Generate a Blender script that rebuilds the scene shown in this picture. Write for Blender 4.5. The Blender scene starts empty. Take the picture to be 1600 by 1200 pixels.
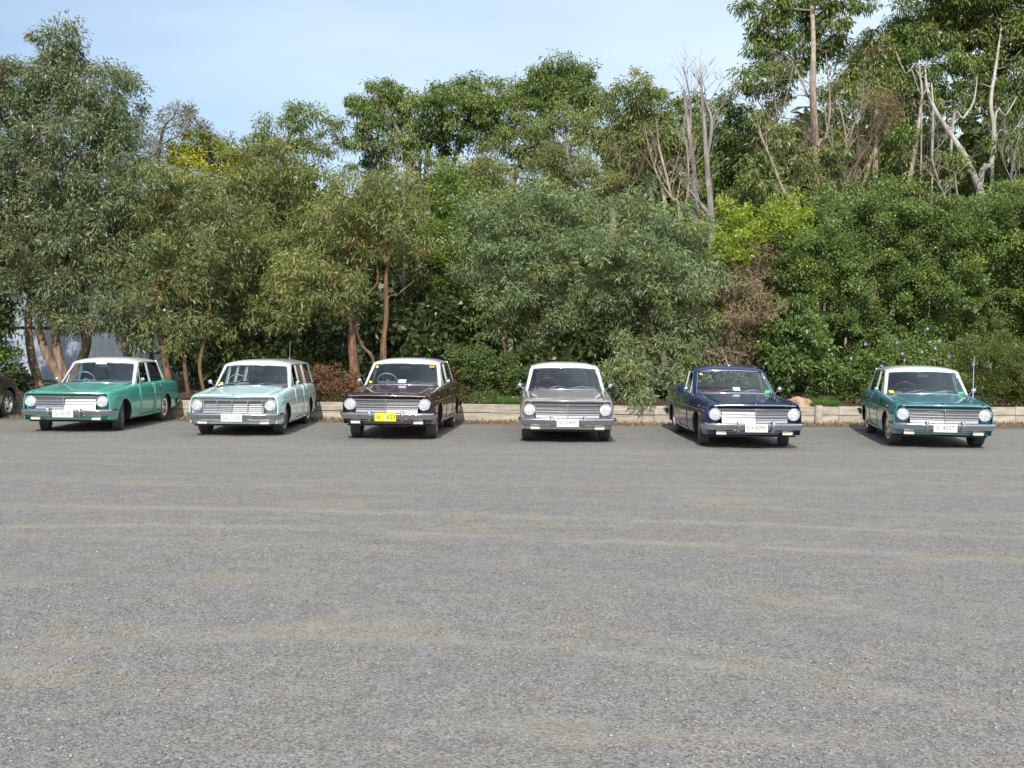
import bpy, bmesh, math, random
import numpy as np
from mathutils import Vector, Matrix
random.seed(7); rng = np.random.default_rng(11)
S = bpy.context.scene
COL = S.collection
R = math.radians
# ------------------------------------------------------------------ camera, light, exposure
CH, PITCH, ROLL, FPX = 1.767, R(2.13), R(0.54), 1690.0
cd = bpy.data.cameras.new('camera'); cam = bpy.data.objects.new('camera', cd); COL.objects.link(cam)
cd.sensor_width = 36; cd.lens = 36*FPX/1600; cd.clip_start = .1; cd.clip_end = 3000
cam.matrix_world = Matrix.Translation((0, 0, CH)) @ Matrix.Rotation(R(90)-PITCH, 4, 'X') @ Matrix.Rotation(ROLL, 4, 'Z')
S.camera = cam
SUN_EL, SUN_AZ = 37.0, 184.0        # azimuth measured clockwise from +Y (scene north)
w = bpy.data.worlds.new('World'); S.world = w; w.use_nodes = True
nt = w.node_tree; nt.nodes.clear()
sky = nt.nodes.new('ShaderNodeTexSky'); sky.sky_type = 'NISHITA'; sky.sun_disc = False
sky.sun_elevation = R(SUN_EL); sky.sun_rotation = R(SUN_AZ)
sky.air_density = 1.0; sky.dust_density = 1.0; sky.ozone_density = 1.6
tc = nt.nodes.new('ShaderNodeTexCoord'); mp = nt.nodes.new('ShaderNodeMapping'); mp.inputs['Scale'].default_value = (.9, .9, 5); mp.inputs['Location'].default_value = (1.3, 0, .4)
mp.inputs['Rotation'].default_value = (0, R(12), 0)
cn = nt.nodes.new('ShaderNodeTexNoise'); cn.inputs['Scale'].default_value = 1.5; cn.inputs['Detail'].default_value = 6; cn.inputs['Roughness'].default_value = .55
cr = nt.nodes.new('ShaderNodeMapRange'); cr.inputs['From Min'].default_value = .38; cr.inputs['From Max'].default_value = .72
cr.inputs['To Min'].default_value = .22; cr.inputs['To Max'].default_value = .55
mx = nt.nodes.new('ShaderNodeMix'); mx.data_type = 'RGBA'
mx.inputs[7].default_value = (6.6, 7.6, 8.5, 1)
bg = nt.nodes.new('ShaderNodeBackground'); bg.inputs['Strength'].default_value = .13
wo = nt.nodes.new('ShaderNodeOutputWorld')
nt.links.new(tc.outputs['Generated'], mp.inputs[0]); nt.links.new(mp.outputs[0], cn.inputs[0])
nt.links.new(cn.outputs[0], cr.inputs[0])
sx_ = nt.nodes.new('ShaderNodeSeparateXYZ'); vm = nt.nodes.new('ShaderNodeMapRange'); va = nt.nodes.new('ShaderNodeMath'); va.operation = 'ADD'; va.use_clamp = True
vm.inputs['From Min'].default_value = -.5; vm.inputs['From Max'].default_value = .6; vm.inputs['To Min'].default_value = -.22; vm.inputs['To Max'].default_value = .62
nt.links.new(tc.outputs['Generated'], sx_.inputs[0]); nt.links.new(sx_.outputs[0], vm.inputs[0]); nt.links.new(vm.outputs[0], va.inputs[0]); nt.links.new(cr.outputs[0], va.inputs[1]); nt.links.new(va.outputs[0], mx.inputs[0])
nt.links.new(sky.outputs[0], mx.inputs[6]); nt.links.new(mx.outputs[2], bg.inputs[0]); nt.links.new(bg.outputs[0], wo.inputs[0])
sl = bpy.data.lights.new('sun', 'SUN'); sl.energy = 3.9; sl.angle = R(.53); sl.color = (1, .955, .88)
so = bpy.data.objects.new('sun', sl); COL.objects.link(so)
sd = Vector((math.sin(R(SUN_AZ))*math.cos(R(SUN_EL)), math.cos(R(SUN_AZ))*math.cos(R(SUN_EL)), math.sin(R(SUN_EL))))
so.rotation_euler = sd.to_track_quat('Z', 'Y').to_euler(); so.location = sd*60
V = S.view_settings; S.display_settings.display_device = 'sRGB'; V.view_transform = 'Standard'; V.look = 'None'; V.exposure = 0.22; V.gamma = 1; V.use_curve_mapping = False
S.cycles.max_bounces = 8; S.cycles.transparent_max_bounces = 12; S.cycles.transmission_bounces = 4; S.cycles.diffuse_bounces = 3; S.cycles.glossy_bounces = 3

CAMM = cam.matrix_world.copy()
def at(px, py, Y):
    """the point on the plane y = Y that the photograph shows at pixel (px, py) of 1600 x 1200"""
    d = CAMM.to_3x3() @ Vector(((px-800)/FPX, -(py-600)/FPX, -1))
    t = Y/d.y
    return Vector((d.x*t, Y, CH+d.z*t))

# ------------------------------------------------------------------ materials
def mat(name, col=(.5,.5,.5), rough=.5, metal=0, spec=.5, coat=0, noise=0, nscale=20, bump=0, bscale=60, col2=None):
    m = bpy.data.materials.new(name); m.use_nodes = True; t = m.node_tree; p = t.nodes['Principled BSDF']
    p.inputs['Base Color'].default_value = (*col, 1); p.inputs['Roughness'].default_value = rough; p.inputs['Metallic'].default_value = metal
    p.inputs['Specular IOR Level'].default_value = spec; p.inputs['Coat Weight'].default_value = coat; p.inputs['Coat Roughness'].default_value = .03
    if noise or bump:
        c = t.nodes.new('ShaderNodeTexCoord')
    if noise:
        n = t.nodes.new('ShaderNodeTexNoise'); n.inputs['Scale'].default_value = nscale; n.inputs['Detail'].default_value = 5; n.inputs['Roughness'].default_value = .65
        t.links.new(c.outputs['Object'], n.inputs[0])
        r = t.nodes.new('ShaderNodeValToRGB'); t.links.new(n.outputs[0], r.inputs[0])
        r.color_ramp.elements[0].position = .3; r.color_ramp.elements[1].position = .72
        a = col if col2 is None else col; b = [min(1, v*(1+noise)) for v in col] if col2 is None else col2
        r.color_ramp.elements[0].color = (*[v*(1-noise*.6) for v in a], 1); r.color_ramp.elements[1].color = (*b, 1)
        t.links.new(r.outputs[0], p.inputs['Base Color'])
    if bump:
        n2 = t.nodes.new('ShaderNodeTexNoise'); n2.inputs['Scale'].default_value = bscale; n2.inputs['Detail'].default_value = 4
        t.links.new(c.outputs['Object'], n2.inputs[0]); b2 = t.nodes.new('ShaderNodeBump'); b2.inputs['Strength'].default_value = bump; b2.inputs['Distance'].default_value = .02
        t.links.new(n2.outputs[0], b2.inputs['Height']); t.links.new(b2.outputs[0], p.inputs['Normal'])
    return m
def paint(name, col, metal=0.0, rough=.35):
    m = mat(name, col, rough, metal, .5, .9, noise=.06, nscale=3)
    t = m.node_tree; p = t.nodes['Principled BSDF']        # a thin road dust low on the panels
    c = t.nodes.new('ShaderNodeTexCoord'); n = t.nodes.new('ShaderNodeTexNoise'); n.inputs['Scale'].default_value = 9; t.links.new(c.outputs['Object'], n.inputs[0])
    r = t.nodes.new('ShaderNodeMapRange'); r.inputs['To Min'].default_value = .02; r.inputs['To Max'].default_value = .10
    t.links.new(n.outputs[0], r.inputs[0]); t.links.new(r.outputs[0], p.inputs['Coat Roughness'])
    return m
def glassmat(name, tint, extra=.05):
    m = bpy.data.materials.new(name); m.use_nodes = True; t = m.node_tree; t.nodes.clear()
    o = t.nodes.new('ShaderNodeOutputMaterial'); tr = t.nodes.new('ShaderNodeBsdfTransparent'); tr.inputs[0].default_value = (*tint, 1)
    g = t.nodes.new('ShaderNodeBsdfGlossy'); g.inputs['Roughness'].default_value = .015
    f = t.nodes.new('ShaderNodeFresnel'); f.inputs[0].default_value = 1.5
    a = t.nodes.new('ShaderNodeMath'); a.operation = 'ADD'; a.inputs[1].default_value = extra; a.use_clamp = True
    x = t.nodes.new('ShaderNodeMixShader')
    t.links.new(f.outputs[0], a.inputs[0]); t.links.new(a.outputs[0], x.inputs[0]); t.links.new(tr.outputs[0], x.inputs[1]); t.links.new(g.outputs[0], x.inputs[2]); t.links.new(x.outputs[0], o.inputs[0])
    return m
def leafmat(name, rough=.42, trans=.32, spec=.5):
    m = bpy.data.materials.new(name); m.use_nodes = True; t = m.node_tree; p = t.nodes['Principled BSDF']; o = t.nodes['Material Output']
    a = t.nodes.new('ShaderNodeAttribute'); a.attribute_name = 'leaf_colour'
    t.links.new(a.outputs['Vector'], p.inputs['Base Color']); p.inputs['Roughness'].default_value = rough; p.inputs['Specular IOR Level'].default_value = spec
    tr = t.nodes.new('ShaderNodeBsdfTranslucent'); h = t.nodes.new('ShaderNodeMix'); h.data_type = 'RGBA'; h.blend_type = 'MULTIPLY'; h.inputs[0].default_value = 1
    h.inputs[7].default_value = (1.25, 1.35, .6, 1)
    t.links.new(a.outputs['Vector'], h.inputs[6]); t.links.new(h.outputs[2], tr.inputs[0])
    x = t.nodes.new('ShaderNodeMixShader'); x.inputs[0].default_value = trans
    t.links.new(p.outputs[0], x.inputs[1]); t.links.new(tr.outputs[0], x.inputs[2]); t.links.new(x.outputs[0], o.inputs[0])
    return m
M = {}
M['chrome'] = mat('chrome', (.78,.79,.82), .10, 1, noise=.04, nscale=6)
M['bumper'] = mat('bumper_chrome', (.56,.56,.60), .14, 1, noise=.05, nscale=5)
M['satin'] = mat('grille_alloy', (.42,.42,.43), .42, 1, noise=.08, nscale=8)
M['satin_dull'] = mat('grille_alloy_dull', (.30,.30,.31), .56, 1, noise=.08, nscale=8)
M['dark'] = mat('black_trim', (.012,.012,.013), .5, noise=.1)
M['cabin'] = mat('cabin_trim', (.035,.04,.045), .7, noise=.15)
M['seat_teal'] = mat('seat_vinyl_teal', (.06,.13,.14), .45, noise=.15)
M['seat_dark'] = mat('seat_vinyl_dark', (.05,.045,.05), .5, noise=.15)
M['rubber'] = mat('tyre_rubber', (.075,.073,.068), .8, noise=.3, nscale=25, bump=.3, bscale=90)
M['glass'] = glassmat('window_glass', (.90,.95,.95), .09)
M['lens'] = mat('lamp_lens', (.80,.80,.79), .10, .6, 1, 1, noise=.25, nscale=40, bump=1.0, bscale=70)
M['parklens'] = mat('parking_lens', (.62,.62,.55), .2, 0, .8, .6, noise=.1, nscale=40)
M['plate_white'] = mat('plate_white', (.82,.83,.80), .4, noise=.03)
M['plate_yellow'] = mat('plate_yellow', (.75,.80,.02), .4, noise=.03)
M['ink_green'] = mat('plate_ink_green', (.04,.10,.06), .5, noise=.05)
M['ink_black'] = mat('plate_ink_black', (.05,.05,.01), .5, noise=.05)
M['ink_grey'] = mat('emblem_ink', (.25,.15,.16), .5, noise=.05)
M['white'] = mat('white_card', (.75,.76,.77), .5, noise=.05)
M['stick_yellow'] = mat('sticker_yellow', (.72,.68,.03), .5, noise=.05)
M['stick_orange'] = mat('sticker_orange', (.80,.28,.02), .5, noise=.05)
M['stick_green'] = mat('sticker_green', (.08,.62,.16), .5, noise=.05)
M['maroonwheel'] = mat('wheel_plastic_maroon', (.18,.03,.03), .35, noise=.05)
M['ivory'] = mat('wheel_plastic_ivory', (.35,.36,.36), .35, noise=.05)
M['tonneau'] = mat('tonneau_vinyl', (.015,.015,.018), .55, noise=.15)
M['rear_lamp'] = mat('tail_lens_red', (.35,.01,.01), .2, coat=.6, noise=.05)
M['sleeper'] = mat('sleeper_pine', (.30,.25,.19), .85, noise=.35, nscale=7, bump=.5, bscale=30, col2=(.56,.50,.41))
M['sleeper2'] = mat('sleeper_pine_pale', (.36,.31,.24), .85, noise=.3, nscale=5, bump=.5, bscale=30, col2=(.60,.55,.46))
M['post'] = mat('post_timber_grey', (.33,.29,.24), .9, noise=.3, nscale=9, bump=.5, bscale=40, col2=(.52,.47,.40))
for k in ('sleeper', 'sleeper2'):       # grain runs along the plank
    t = M[k].node_tree
    for n in list(t.nodes):
        if n.type == 'TEX_NOISE':
            mpn = t.nodes.new('ShaderNodeMapping'); mpn.inputs['Scale'].default_value = (.35, 3, 3.2)
            src = n.inputs[0].links[0].from_socket; t.links.new(src, mpn.inputs[0]); t.links.new(mpn.outputs[0], n.inputs[0])
M['rock'] = mat('orange_rock', (.36,.20,.12), .9, noise=.35, nscale=6, bump=.9, bscale=14, col2=(.62,.40,.27))
M['shed'] = mat('shed_steel_blue_grey', (.46,.52,.62), .45, .2, noise=.1, nscale=2)
M['shed_white'] = mat('shed_steel_white', (.84,.86,.90), .5, noise=.08, nscale=2)
M['shed_dark'] = mat('shed_dark_trim', (.08,.09,.11), .6, noise=.1)
M['fence'] = mat('fence_wire_green', (.07,.20,.15), .5, noise=.1)
M['fence_post'] = mat('fence_post_galvanised', (.30,.34,.32), .5, .4, noise=.15)
M['soil'] = mat('garden_soil', (.045,.032,.022), .95, noise=.6, nscale=4, bump=.8, bscale=18, col2=(.12,.09,.06))
BARK = {
 'red': mat('bark_red_brown', (.09,.045,.028), .9, noise=.5, nscale=12, bump=1, bscale=26, col2=(.30,.17,.10)),
 'pink': mat('bark_pink_cream', (.13,.07,.045), .85, noise=.5, nscale=9, bump=.9, bscale=20, col2=(.44,.33,.22)),
 'brown': mat('bark_brown', (.09,.06,.045), .9, noise=.5, nscale=9, bump=.7, bscale=22, col2=(.22,.16,.12)),
 'white': mat('bark_white_gum', (.26,.24,.20), .8, noise=.4, nscale=4, bump=.4, bscale=12, col2=(.58,.55,.48)),
 'grey': mat('bark_dead_grey', (.17,.145,.13), .9, noise=.4, nscale=8, bump=.6, bscale=22, col2=(.38,.34,.30)),
 'ochre': mat('bark_ochre', (.20,.14,.10), .85, noise=.5, nscale=9, bump=.9, bscale=20, col2=(.52,.43,.33)),
}
for b in BARK.values():                  # bark streaks run up the stem
    t = b.node_tree
    for n in list(t.nodes):
        if n.type == 'TEX_NOISE':
            mpn = t.nodes.new('ShaderNodeMapping'); mpn.inputs['Scale'].default_value = (1, 1, .22)
            src = n.inputs[0].links[0].from_socket; t.links.new(src, mpn.inputs[0]); t.links.new(mpn.outputs[0], n.inputs[0])
LEAF = leafmat('eucalypt_leaf', .43, .20, .5)
LEAFG = leafmat('glossy_shrub_leaf', .40, .26, .5)
LEAFD = leafmat('dry_leaf', .7, .2, .25)

# ------------------------------------------------------------------ mesh helpers
def link(name, me, m=None, parent=None, smooth=None):
    o = bpy.data.objects.new(name, me); COL.objects.link(o)
    if m is not None:
        for q in (m if isinstance(m, (list, tuple)) else [m]): me.materials.append(q)
    if parent is not None: o.parent = parent
    if smooth is not None and len(me.polygons):
        me.polygons.foreach_set('use_smooth', [True]*len(me.polygons)); me.set_sharp_from_angle(angle=R(smooth))
    return o
def pyd(name, v, f, m=None, parent=None, smooth=None):
    me = bpy.data.meshes.new(name); me.from_pydata([tuple(a) for a in v], [], f); me.validate(); me.update()
    return link(name, me, m, parent, smooth)
def empty(name, loc=(0,0,0), rz=0, label=None, cat=None, group=None, parent=None):
    o = bpy.data.objects.new(name, None); COL.objects.link(o); o.location = loc; o.rotation_euler = (0, 0, rz); o.empty_display_size = .2
    if parent is not None: o.parent = parent
    tag(o, label, cat, group); return o
def tag(o, label=None, cat=None, group=None, kind=None):
    if label: o['label'] = label
    if cat: o['category'] = cat
    if group: o['group'] = group
    if kind: o['kind'] = kind
    return o
class MB:
    def __init__(s): s.v = []; s.f = []
    def add(s, v, f):
        n = len(s.v); s.v += [tuple(a) for a in v]; s.f += [tuple(i+n for i in q) for q in f]; return s
    def box(s, c, d, rot=None):
        q = []
        for z in (-.5, .5):
            for y in (-.5, .5):
                for x in (-.5, .5):
                    p = Vector((x*d[0], y*d[1], z*d[2]))
                    if rot is not None: p = rot @ p
                    q.append(p+Vector(c))
        return s.add(q, [(0,2,3,1),(4,5,7,6),(0,1,5,4),(2,6,7,3),(0,4,6,2),(1,3,7,5)])
    def grid(s, rows, flip=False):
        nr, nc = len(rows), len(rows[0]); v = [p for r in rows for p in r]; f = []
        for i in range(nr-1):
            for j in range(nc-1):
                q = (i*nc+j, i*nc+j+1, (i+1)*nc+j+1, (i+1)*nc+j); f.append(q[::-1] if flip else q)
        return s.add(v, f)
    def tube(s, pts, rad, n=8, cap=True, closed=False, jit=0):
        pts = [Vector(p) for p in pts]; k = len(pts)
        if not hasattr(rad, '__len__'): rad = [rad]*k
        rings = []; up = Vector((.13, .31, 1)).normalized(); prev = None
        for i, p in enumerate(pts):
            if closed: d = pts[(i+1) % k]-pts[i-1]
            else: d = pts[min(i+1, k-1)]-pts[max(i-1, 0)]
            if d.length < 1e-9: d = Vector((0, 0, 1))
            d.normalize()
            a = prev if prev is not None else d.cross(up)
            a = a-d*a.dot(d)
            if a.length < 1e-4: a = d.orthogonal()
            a.normalize(); prev = a; b = d.cross(a)
            rings.append([p+(a*math.cos(2*math.pi*j/n)+b*math.sin(2*math.pi*j/n))*rad[i]*(1+(random.uniform(-jit, jit) if jit else 0)) for j in range(n)])
        v = [q for r in rings for q in r]; f = []
        for i in range(k if closed else k-1):
            i2 = (i+1) % k
            for j in range(n): f.append((i*n+j, i*n+(j+1) % n, i2*n+(j+1) % n, i2*n+j))
        if cap and not closed: f.append(tuple(range(n-1, -1, -1))); f.append(tuple((k-1)*n+j for j in range(n)))
        return s.add(v, f)
    def lathe(s, prof, n=24, axis='x', c=(0,0,0)):
        v = []; k = len(prof)
        for i in range(n):
            a = 2*math.pi*i/n
            for (u, r) in prof:
                p = (u, r*math.cos(a), r*math.sin(a)) if axis == 'x' else ((r*math.cos(a), u, r*math.sin(a)) if axis == 'y' else (r*math.cos(a), r*math.sin(a), u))
                v.append((p[0]+c[0], p[1]+c[1], p[2]+c[2]))
        f = [(i*k+j, i*k+j+1, ((i+1) % n)*k+j+1, ((i+1) % n)*k+j) for i in range(n) for j in range(k-1)]
        return s.add(v, f)
    def mesh(s, name, normals=True):
        me = bpy.data.meshes.new(name); me.from_pydata(s.v, [], s.f); me.validate()
        if normals:
            bm = bmesh.new(); bm.from_mesh(me); bmesh.ops.recalc_face_normals(bm, faces=bm.faces); bm.to_mesh(me); bm.free()
        me.update(); return me
    def build(s, name, m=None, parent=None, smooth=None, thick=0, label=None):
        o = link(name, s.mesh(name), m, parent, smooth)
        if thick:
            md = o.modifiers.new('thickness', 'SOLIDIFY'); md.thickness = thick; md.offset = -1
        if label: o['label'] = label
        return o
def text_mesh(name, body, size, m, parent, loc, rot, extr=.0015, sx=1.0):
    c = bpy.data.curves.new(name, 'FONT'); c.body = body; c.size = size; c.align_x = 'CENTER'; c.align_y = 'CENTER'; c.extrude = extr
    o = bpy.data.objects.new('tmp', c); COL.objects.link(o); dg = bpy.context.evaluated_depsgraph_get(); dg.update()
    me = bpy.data.meshes.new_from_object(o.evaluated_get(dg)); bpy.data.objects.remove(o)
    me.materials.clear(); q = link(name, me, m, parent); q.location = loc; q.rotation_euler = rot; q.scale = (sx, 1, 1)
    return q

# ------------------------------------------------------------------ ground, garden bed
def ground_material():
    m = bpy.data.materials.new('gravel_ground'); m.use_nodes = True; t = m.node_tree; p = t.nodes['Principled BSDF']; L = t.links.new
    g = t.nodes.new('ShaderNodeNewGeometry'); sep = t.nodes.new('ShaderNodeSeparateXYZ'); L(g.outputs['Position'], sep.inputs[0])
    def N(scale, detail=4, rough=.6, vs=(1,1,1), rot=0):
        mpp = t.nodes.new('ShaderNodeMapping'); mpp.inputs['Scale'].default_value = vs; mpp.inputs['Rotation'].default_value = (0,0,rot)
        n = t.nodes.new('ShaderNodeTexNoise'); n.inputs['Scale'].default_value = scale; n.inputs['Detail'].default_value = detail; n.inputs['Roughness'].default_value = rough
        L(g.outputs['Position'], mpp.inputs[0]); L(mpp.outputs[0], n.inputs[0]); return n.outputs[0]
    def Mth(op, a, b=None, c=None, clamp=False):
        n = t.nodes.new('ShaderNodeMath'); n.operation = op; n.use_clamp = clamp
        for i, q in enumerate((a, b, c)):
            if q is None: continue
            if isinstance(q, (int, float)): n.inputs[i].default_value = q
            else: L(q, n.inputs[i])
        return n.outputs[0]
    def MR(v, a, b, c=0, d=1, sm=True):
        n = t.nodes.new('ShaderNodeMapRange'); n.interpolation_type = 'SMOOTHSTEP' if sm else 'LINEAR'
        L(v, n.inputs[0])
        for i, q in enumerate((a, b, c, d)): n.inputs[i+1].default_value = q
        return n.outputs[0]
    def Mix(f, a, b, mode='MIX'):
        n = t.nodes.new('ShaderNodeMix'); n.data_type = 'RGBA'; n.blend_type = mode
        for i, q in ((0, f), (6, a), (7, b)):
            if isinstance(q, (int, float)): n.inputs[i].default_value = q
            elif isinstance(q, tuple): n.inputs[i].default_value = (*q, 1)
            else: L(q, n.inputs[i])
        return n.outputs[2]
    # stones
    vor = t.nodes.new('ShaderNodeTexVoronoi'); vor.inputs['Scale'].default_value = 95; L(g.outputs['Position'], vor.inputs[0])
    vr = t.nodes.new('ShaderNodeSeparateColor'); L(vor.outputs['Color'], vr.inputs[0])
    vor2 = t.nodes.new('ShaderNodeTexVoronoi'); vor2.inputs['Scale'].default_value = 30; L(g.outputs['Position'], vor2.inputs[0])
    vr2 = t.nodes.new('ShaderNodeSeparateColor'); L(vor2.outputs['Color'], vr2.inputs[0])
    base = Mix(MR(vr.outputs[0], .05, .95, sm=False), (.128,.123,.114), (.362,.345,.312))
    base = Mix(MR(N(1.7, 4, .6, (.8,1.2,1)), .42, .62), Mix(1.0, base, (.975,.985,1.0), 'MULTIPLY'), Mix(1.0, base, (1.05,1.0,.925), 'MULTIPLY'))
    big = MR(N(.8, 5, .6), .3, .7)
    base = Mix(Mth('MULTIPLY', big, .22), base, (.20,.20,.205))
    pat = MR(N(5, 4, .7), .25, .75, .88, 1.12)
    pn = t.nodes.new('ShaderNodeVectorMath'); pn.operation = 'SCALE'; L(base, pn.inputs[0]); L(pat, pn.inputs['Scale']); base = pn.outputs[0]
    chips = Mth('MULTIPLY', MR(vr2.outputs[0], .955, .97), MR(vor2.outputs['Distance'], .30, .15))
    base = Mix(Mth('MULTIPLY', chips, .8), base, (.52,.48,.42))
    darks = Mth('MULTIPLY', MR(vr2.outputs[1], .93, .95), MR(vor2.outputs['Distance'], .42, .25))
    base = Mix(Mth('MULTIPLY', darks, .6), base, (.085,.085,.09))
    # tyre-worn sandy bands: arcs right across the lot
    x, y = sep.outputs[0], sep.outputs[1]
    x2 = Mth('MULTIPLY', x, x); wob = Mth('ADD', Mth('MULTIPLY', Mth('SUBTRACT', N(.35, 2), .5), .4), Mth('MULTIPLY', Mth('SUBTRACT', N(1.6, 3), .5), .35))
    sand = None
    for (a, b, c, wd, amp) in ((11.08,-.1385,-.0167,.24,.9), (9.87,-.15,-.0145,.22,.85), (13.7,-.05,-.004,.4,.45), (15.9,-.09,0,.5,.35), (14.7,-.12,.002,.35,.3), (6.28,-.24,-.10,.22,.6), (6.75,-.22,-.2,.2,.45), (8.6,-.5,-.06,.3,.35), (17.8,.02,.002,.7,.3), (12.35,-.21,0,.22,.4), (10.5,.10,-.02,.25,.25)):
        yy = Mth('ADD', Mth('ADD', Mth('MULTIPLY', x, b), Mth('MULTIPLY', x2, c)), a)
        dd = Mth('ABSOLUTE', Mth('SUBTRACT', Mth('ADD', y, wob), yy))
        mk = Mth('MULTIPLY', MR(dd, wd, 0), amp)
        sand = mk if sand is None else Mth('MAXIMUM', sand, mk)
    brk = MR(N(1.3, 5, .65, (.35,1.6,1), -.1), .30, .60)
    blot = Mth('MULTIPLY', MR(N(.9, 5, .6, (.45,1.3,1), -.1), .52, .70), .55)
    sand = Mth('MAXIMUM', Mth('MULTIPLY', sand, brk), blot)
    fine = MR(N(60, 3, .7), .3, .65)
    sand = Mth('MULTIPLY', sand, Mth('ADD', Mth('MULTIPLY', fine, .6), .4))
    base = Mix(Mth('MULTIPLY', sand, .74), base, (.42,.352,.262))
    lit = Mth('MULTIPLY', MR(y, 23.35, 24.1), MR(N(3.5, 4, .7), .2, .55))
    base = Mix(Mth('MULTIPLY', lit, .75), base, (.12,.085,.06))
    L(base, p.inputs['Base Color']); p.inputs['Roughness'].default_value = .92; p.inputs['Specular IOR Level'].default_value = .25
    h = Mth('ADD', Mth('MULTIPLY', Mth('SUBTRACT', 1.0, vor.outputs['Distance']), .5), Mth('MULTIPLY', N(38, 5, .7), .9))
    h = Mth('ADD', h, Mth('MULTIPLY', vr.outputs[1], .35))
    bp = t.nodes.new('ShaderNodeBump'); bp.inputs['Strength'].default_value = .8; bp.inputs['Distance'].default_value = .010
    L(h, bp.inputs['Height']); L(bp.outputs[0], p.inputs['Normal'])
    return m
GM = ground_material()
ga = []
xs = np.linspace(-30, 30, 101); ys = np.linspace(-12, 27, 79)
gb = MB(); gb.grid([[(x, y, .012*math.sin(x*.9+.7*math.sin(y*.8))*math.sin(y*1.1)*min(1, max(0, (23-y)/4)) if y < 23 else 0) for x in xs] for y in ys])
tag(gb.build('gravel_car_park', GM, smooth=60), 'pale grey compacted gravel of the car park with sandy tyre tracks', None, kind='structure')
big = MB(); big.grid([[(x, y, -.35) for x in (-900,-60,0,60,900)] for y in (-900,-60,0,60,1400)])
tag(big.build('terrain', M['soil']), 'ground reaching away under the trees', None, kind='structure')

# stones lying loose
def gravel(n, y0, y1, s0, s1, name):
    Y = y0+(y1-y0)*rng.random(n)**1.35; X = (rng.random(n)-.5)*(Y*1.02+1)
    dens = np.sin(X*1.7+1.3*np.sin(Y*2.1))+np.sin(Y*2.3+X*.6)+rng.normal(0, .8, n); k = dens > -.4
    X, Y = X[k], Y[k]; n = len(X)
    s = s0+(s1-s0)*rng.random(n)**3; base = np.array([(1,0,0),(-.5,.87,0),(-.5,-.87,0),(.1,.0,.75),(0,.05,-.5),(-.1,-.5,.55)])
    v = base[None]*(.6+.8*rng.random((n, 6, 3)))*s[:, None, None]
    a = rng.random(n)*6.283; c, q = np.cos(a), np.sin(a)
    vx = v[..., 0]*c[:, None]-v[..., 1]*q[:, None]; vy = v[..., 0]*q[:, None]+v[..., 1]*c[:, None]
    zb = .012*np.sin(X*.9+.7*np.sin(Y*.8))*np.sin(Y*1.1)
    P = np.stack([vx+X[:, None], vy+Y[:, None], v[..., 2]*.8+(zb+s*.25)[:, None]], -1).reshape(-1, 3)
    F = np.array([(0,1,3),(1,2,5),(2,0,5),(0,3,5),(1,5,3),(1,0,4),(2,1,4),(0,2,4)])
    F = (F[None]+(np.arange(n)*6)[:, None, None]).reshape(-1, 3)
    me = bpy.data.meshes.new(name); me.vertices.add(len(P)); me.vertices.foreach_set('co', P.astype(np.float32).ravel())
    me.loops.add(len(F)*3); me.loops.foreach_set('vertex_index', F.ravel().astype(np.int32)); me.polygons.add(len(F))
    me.polygons.foreach_set('loop_start', np.arange(0, len(F)*3, 3, dtype=np.int32))
    at_ = me.attributes.new('leaf_colour', 'FLOAT_VECTOR', 'FACE'); tone = .16+.19*rng.random(n)+.18*(rng.random(n) > .982)
    cc = np.stack([tone*1.01, tone*1.0, tone*.985], -1); wm = rng.random(n) > .9; cc[wm] *= (1.12, 1.0, .82)
    at_.data.foreach_set('vector', np.repeat(cc, 8, 0).astype(np.float32).ravel()); me.update()
    m = bpy.data.materials.new('loose_stone'); m.use_nodes = True; t = m.node_tree; an = t.nodes.new('ShaderNodeAttribute'); an.attribute_name = 'leaf_colour'
    t.links.new(an.outputs['Vector'], t.nodes['Principled BSDF'].inputs['Base Color']); t.nodes['Principled BSDF'].inputs['Roughness'].default_value = .9
    return link(name, me, m)
tag(gravel(34000, 3.6, 12, .003, .014, 'loose_gravel'), 'loose bluish grey stone chips scattered over the near car park', None, kind='stuff')

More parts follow.
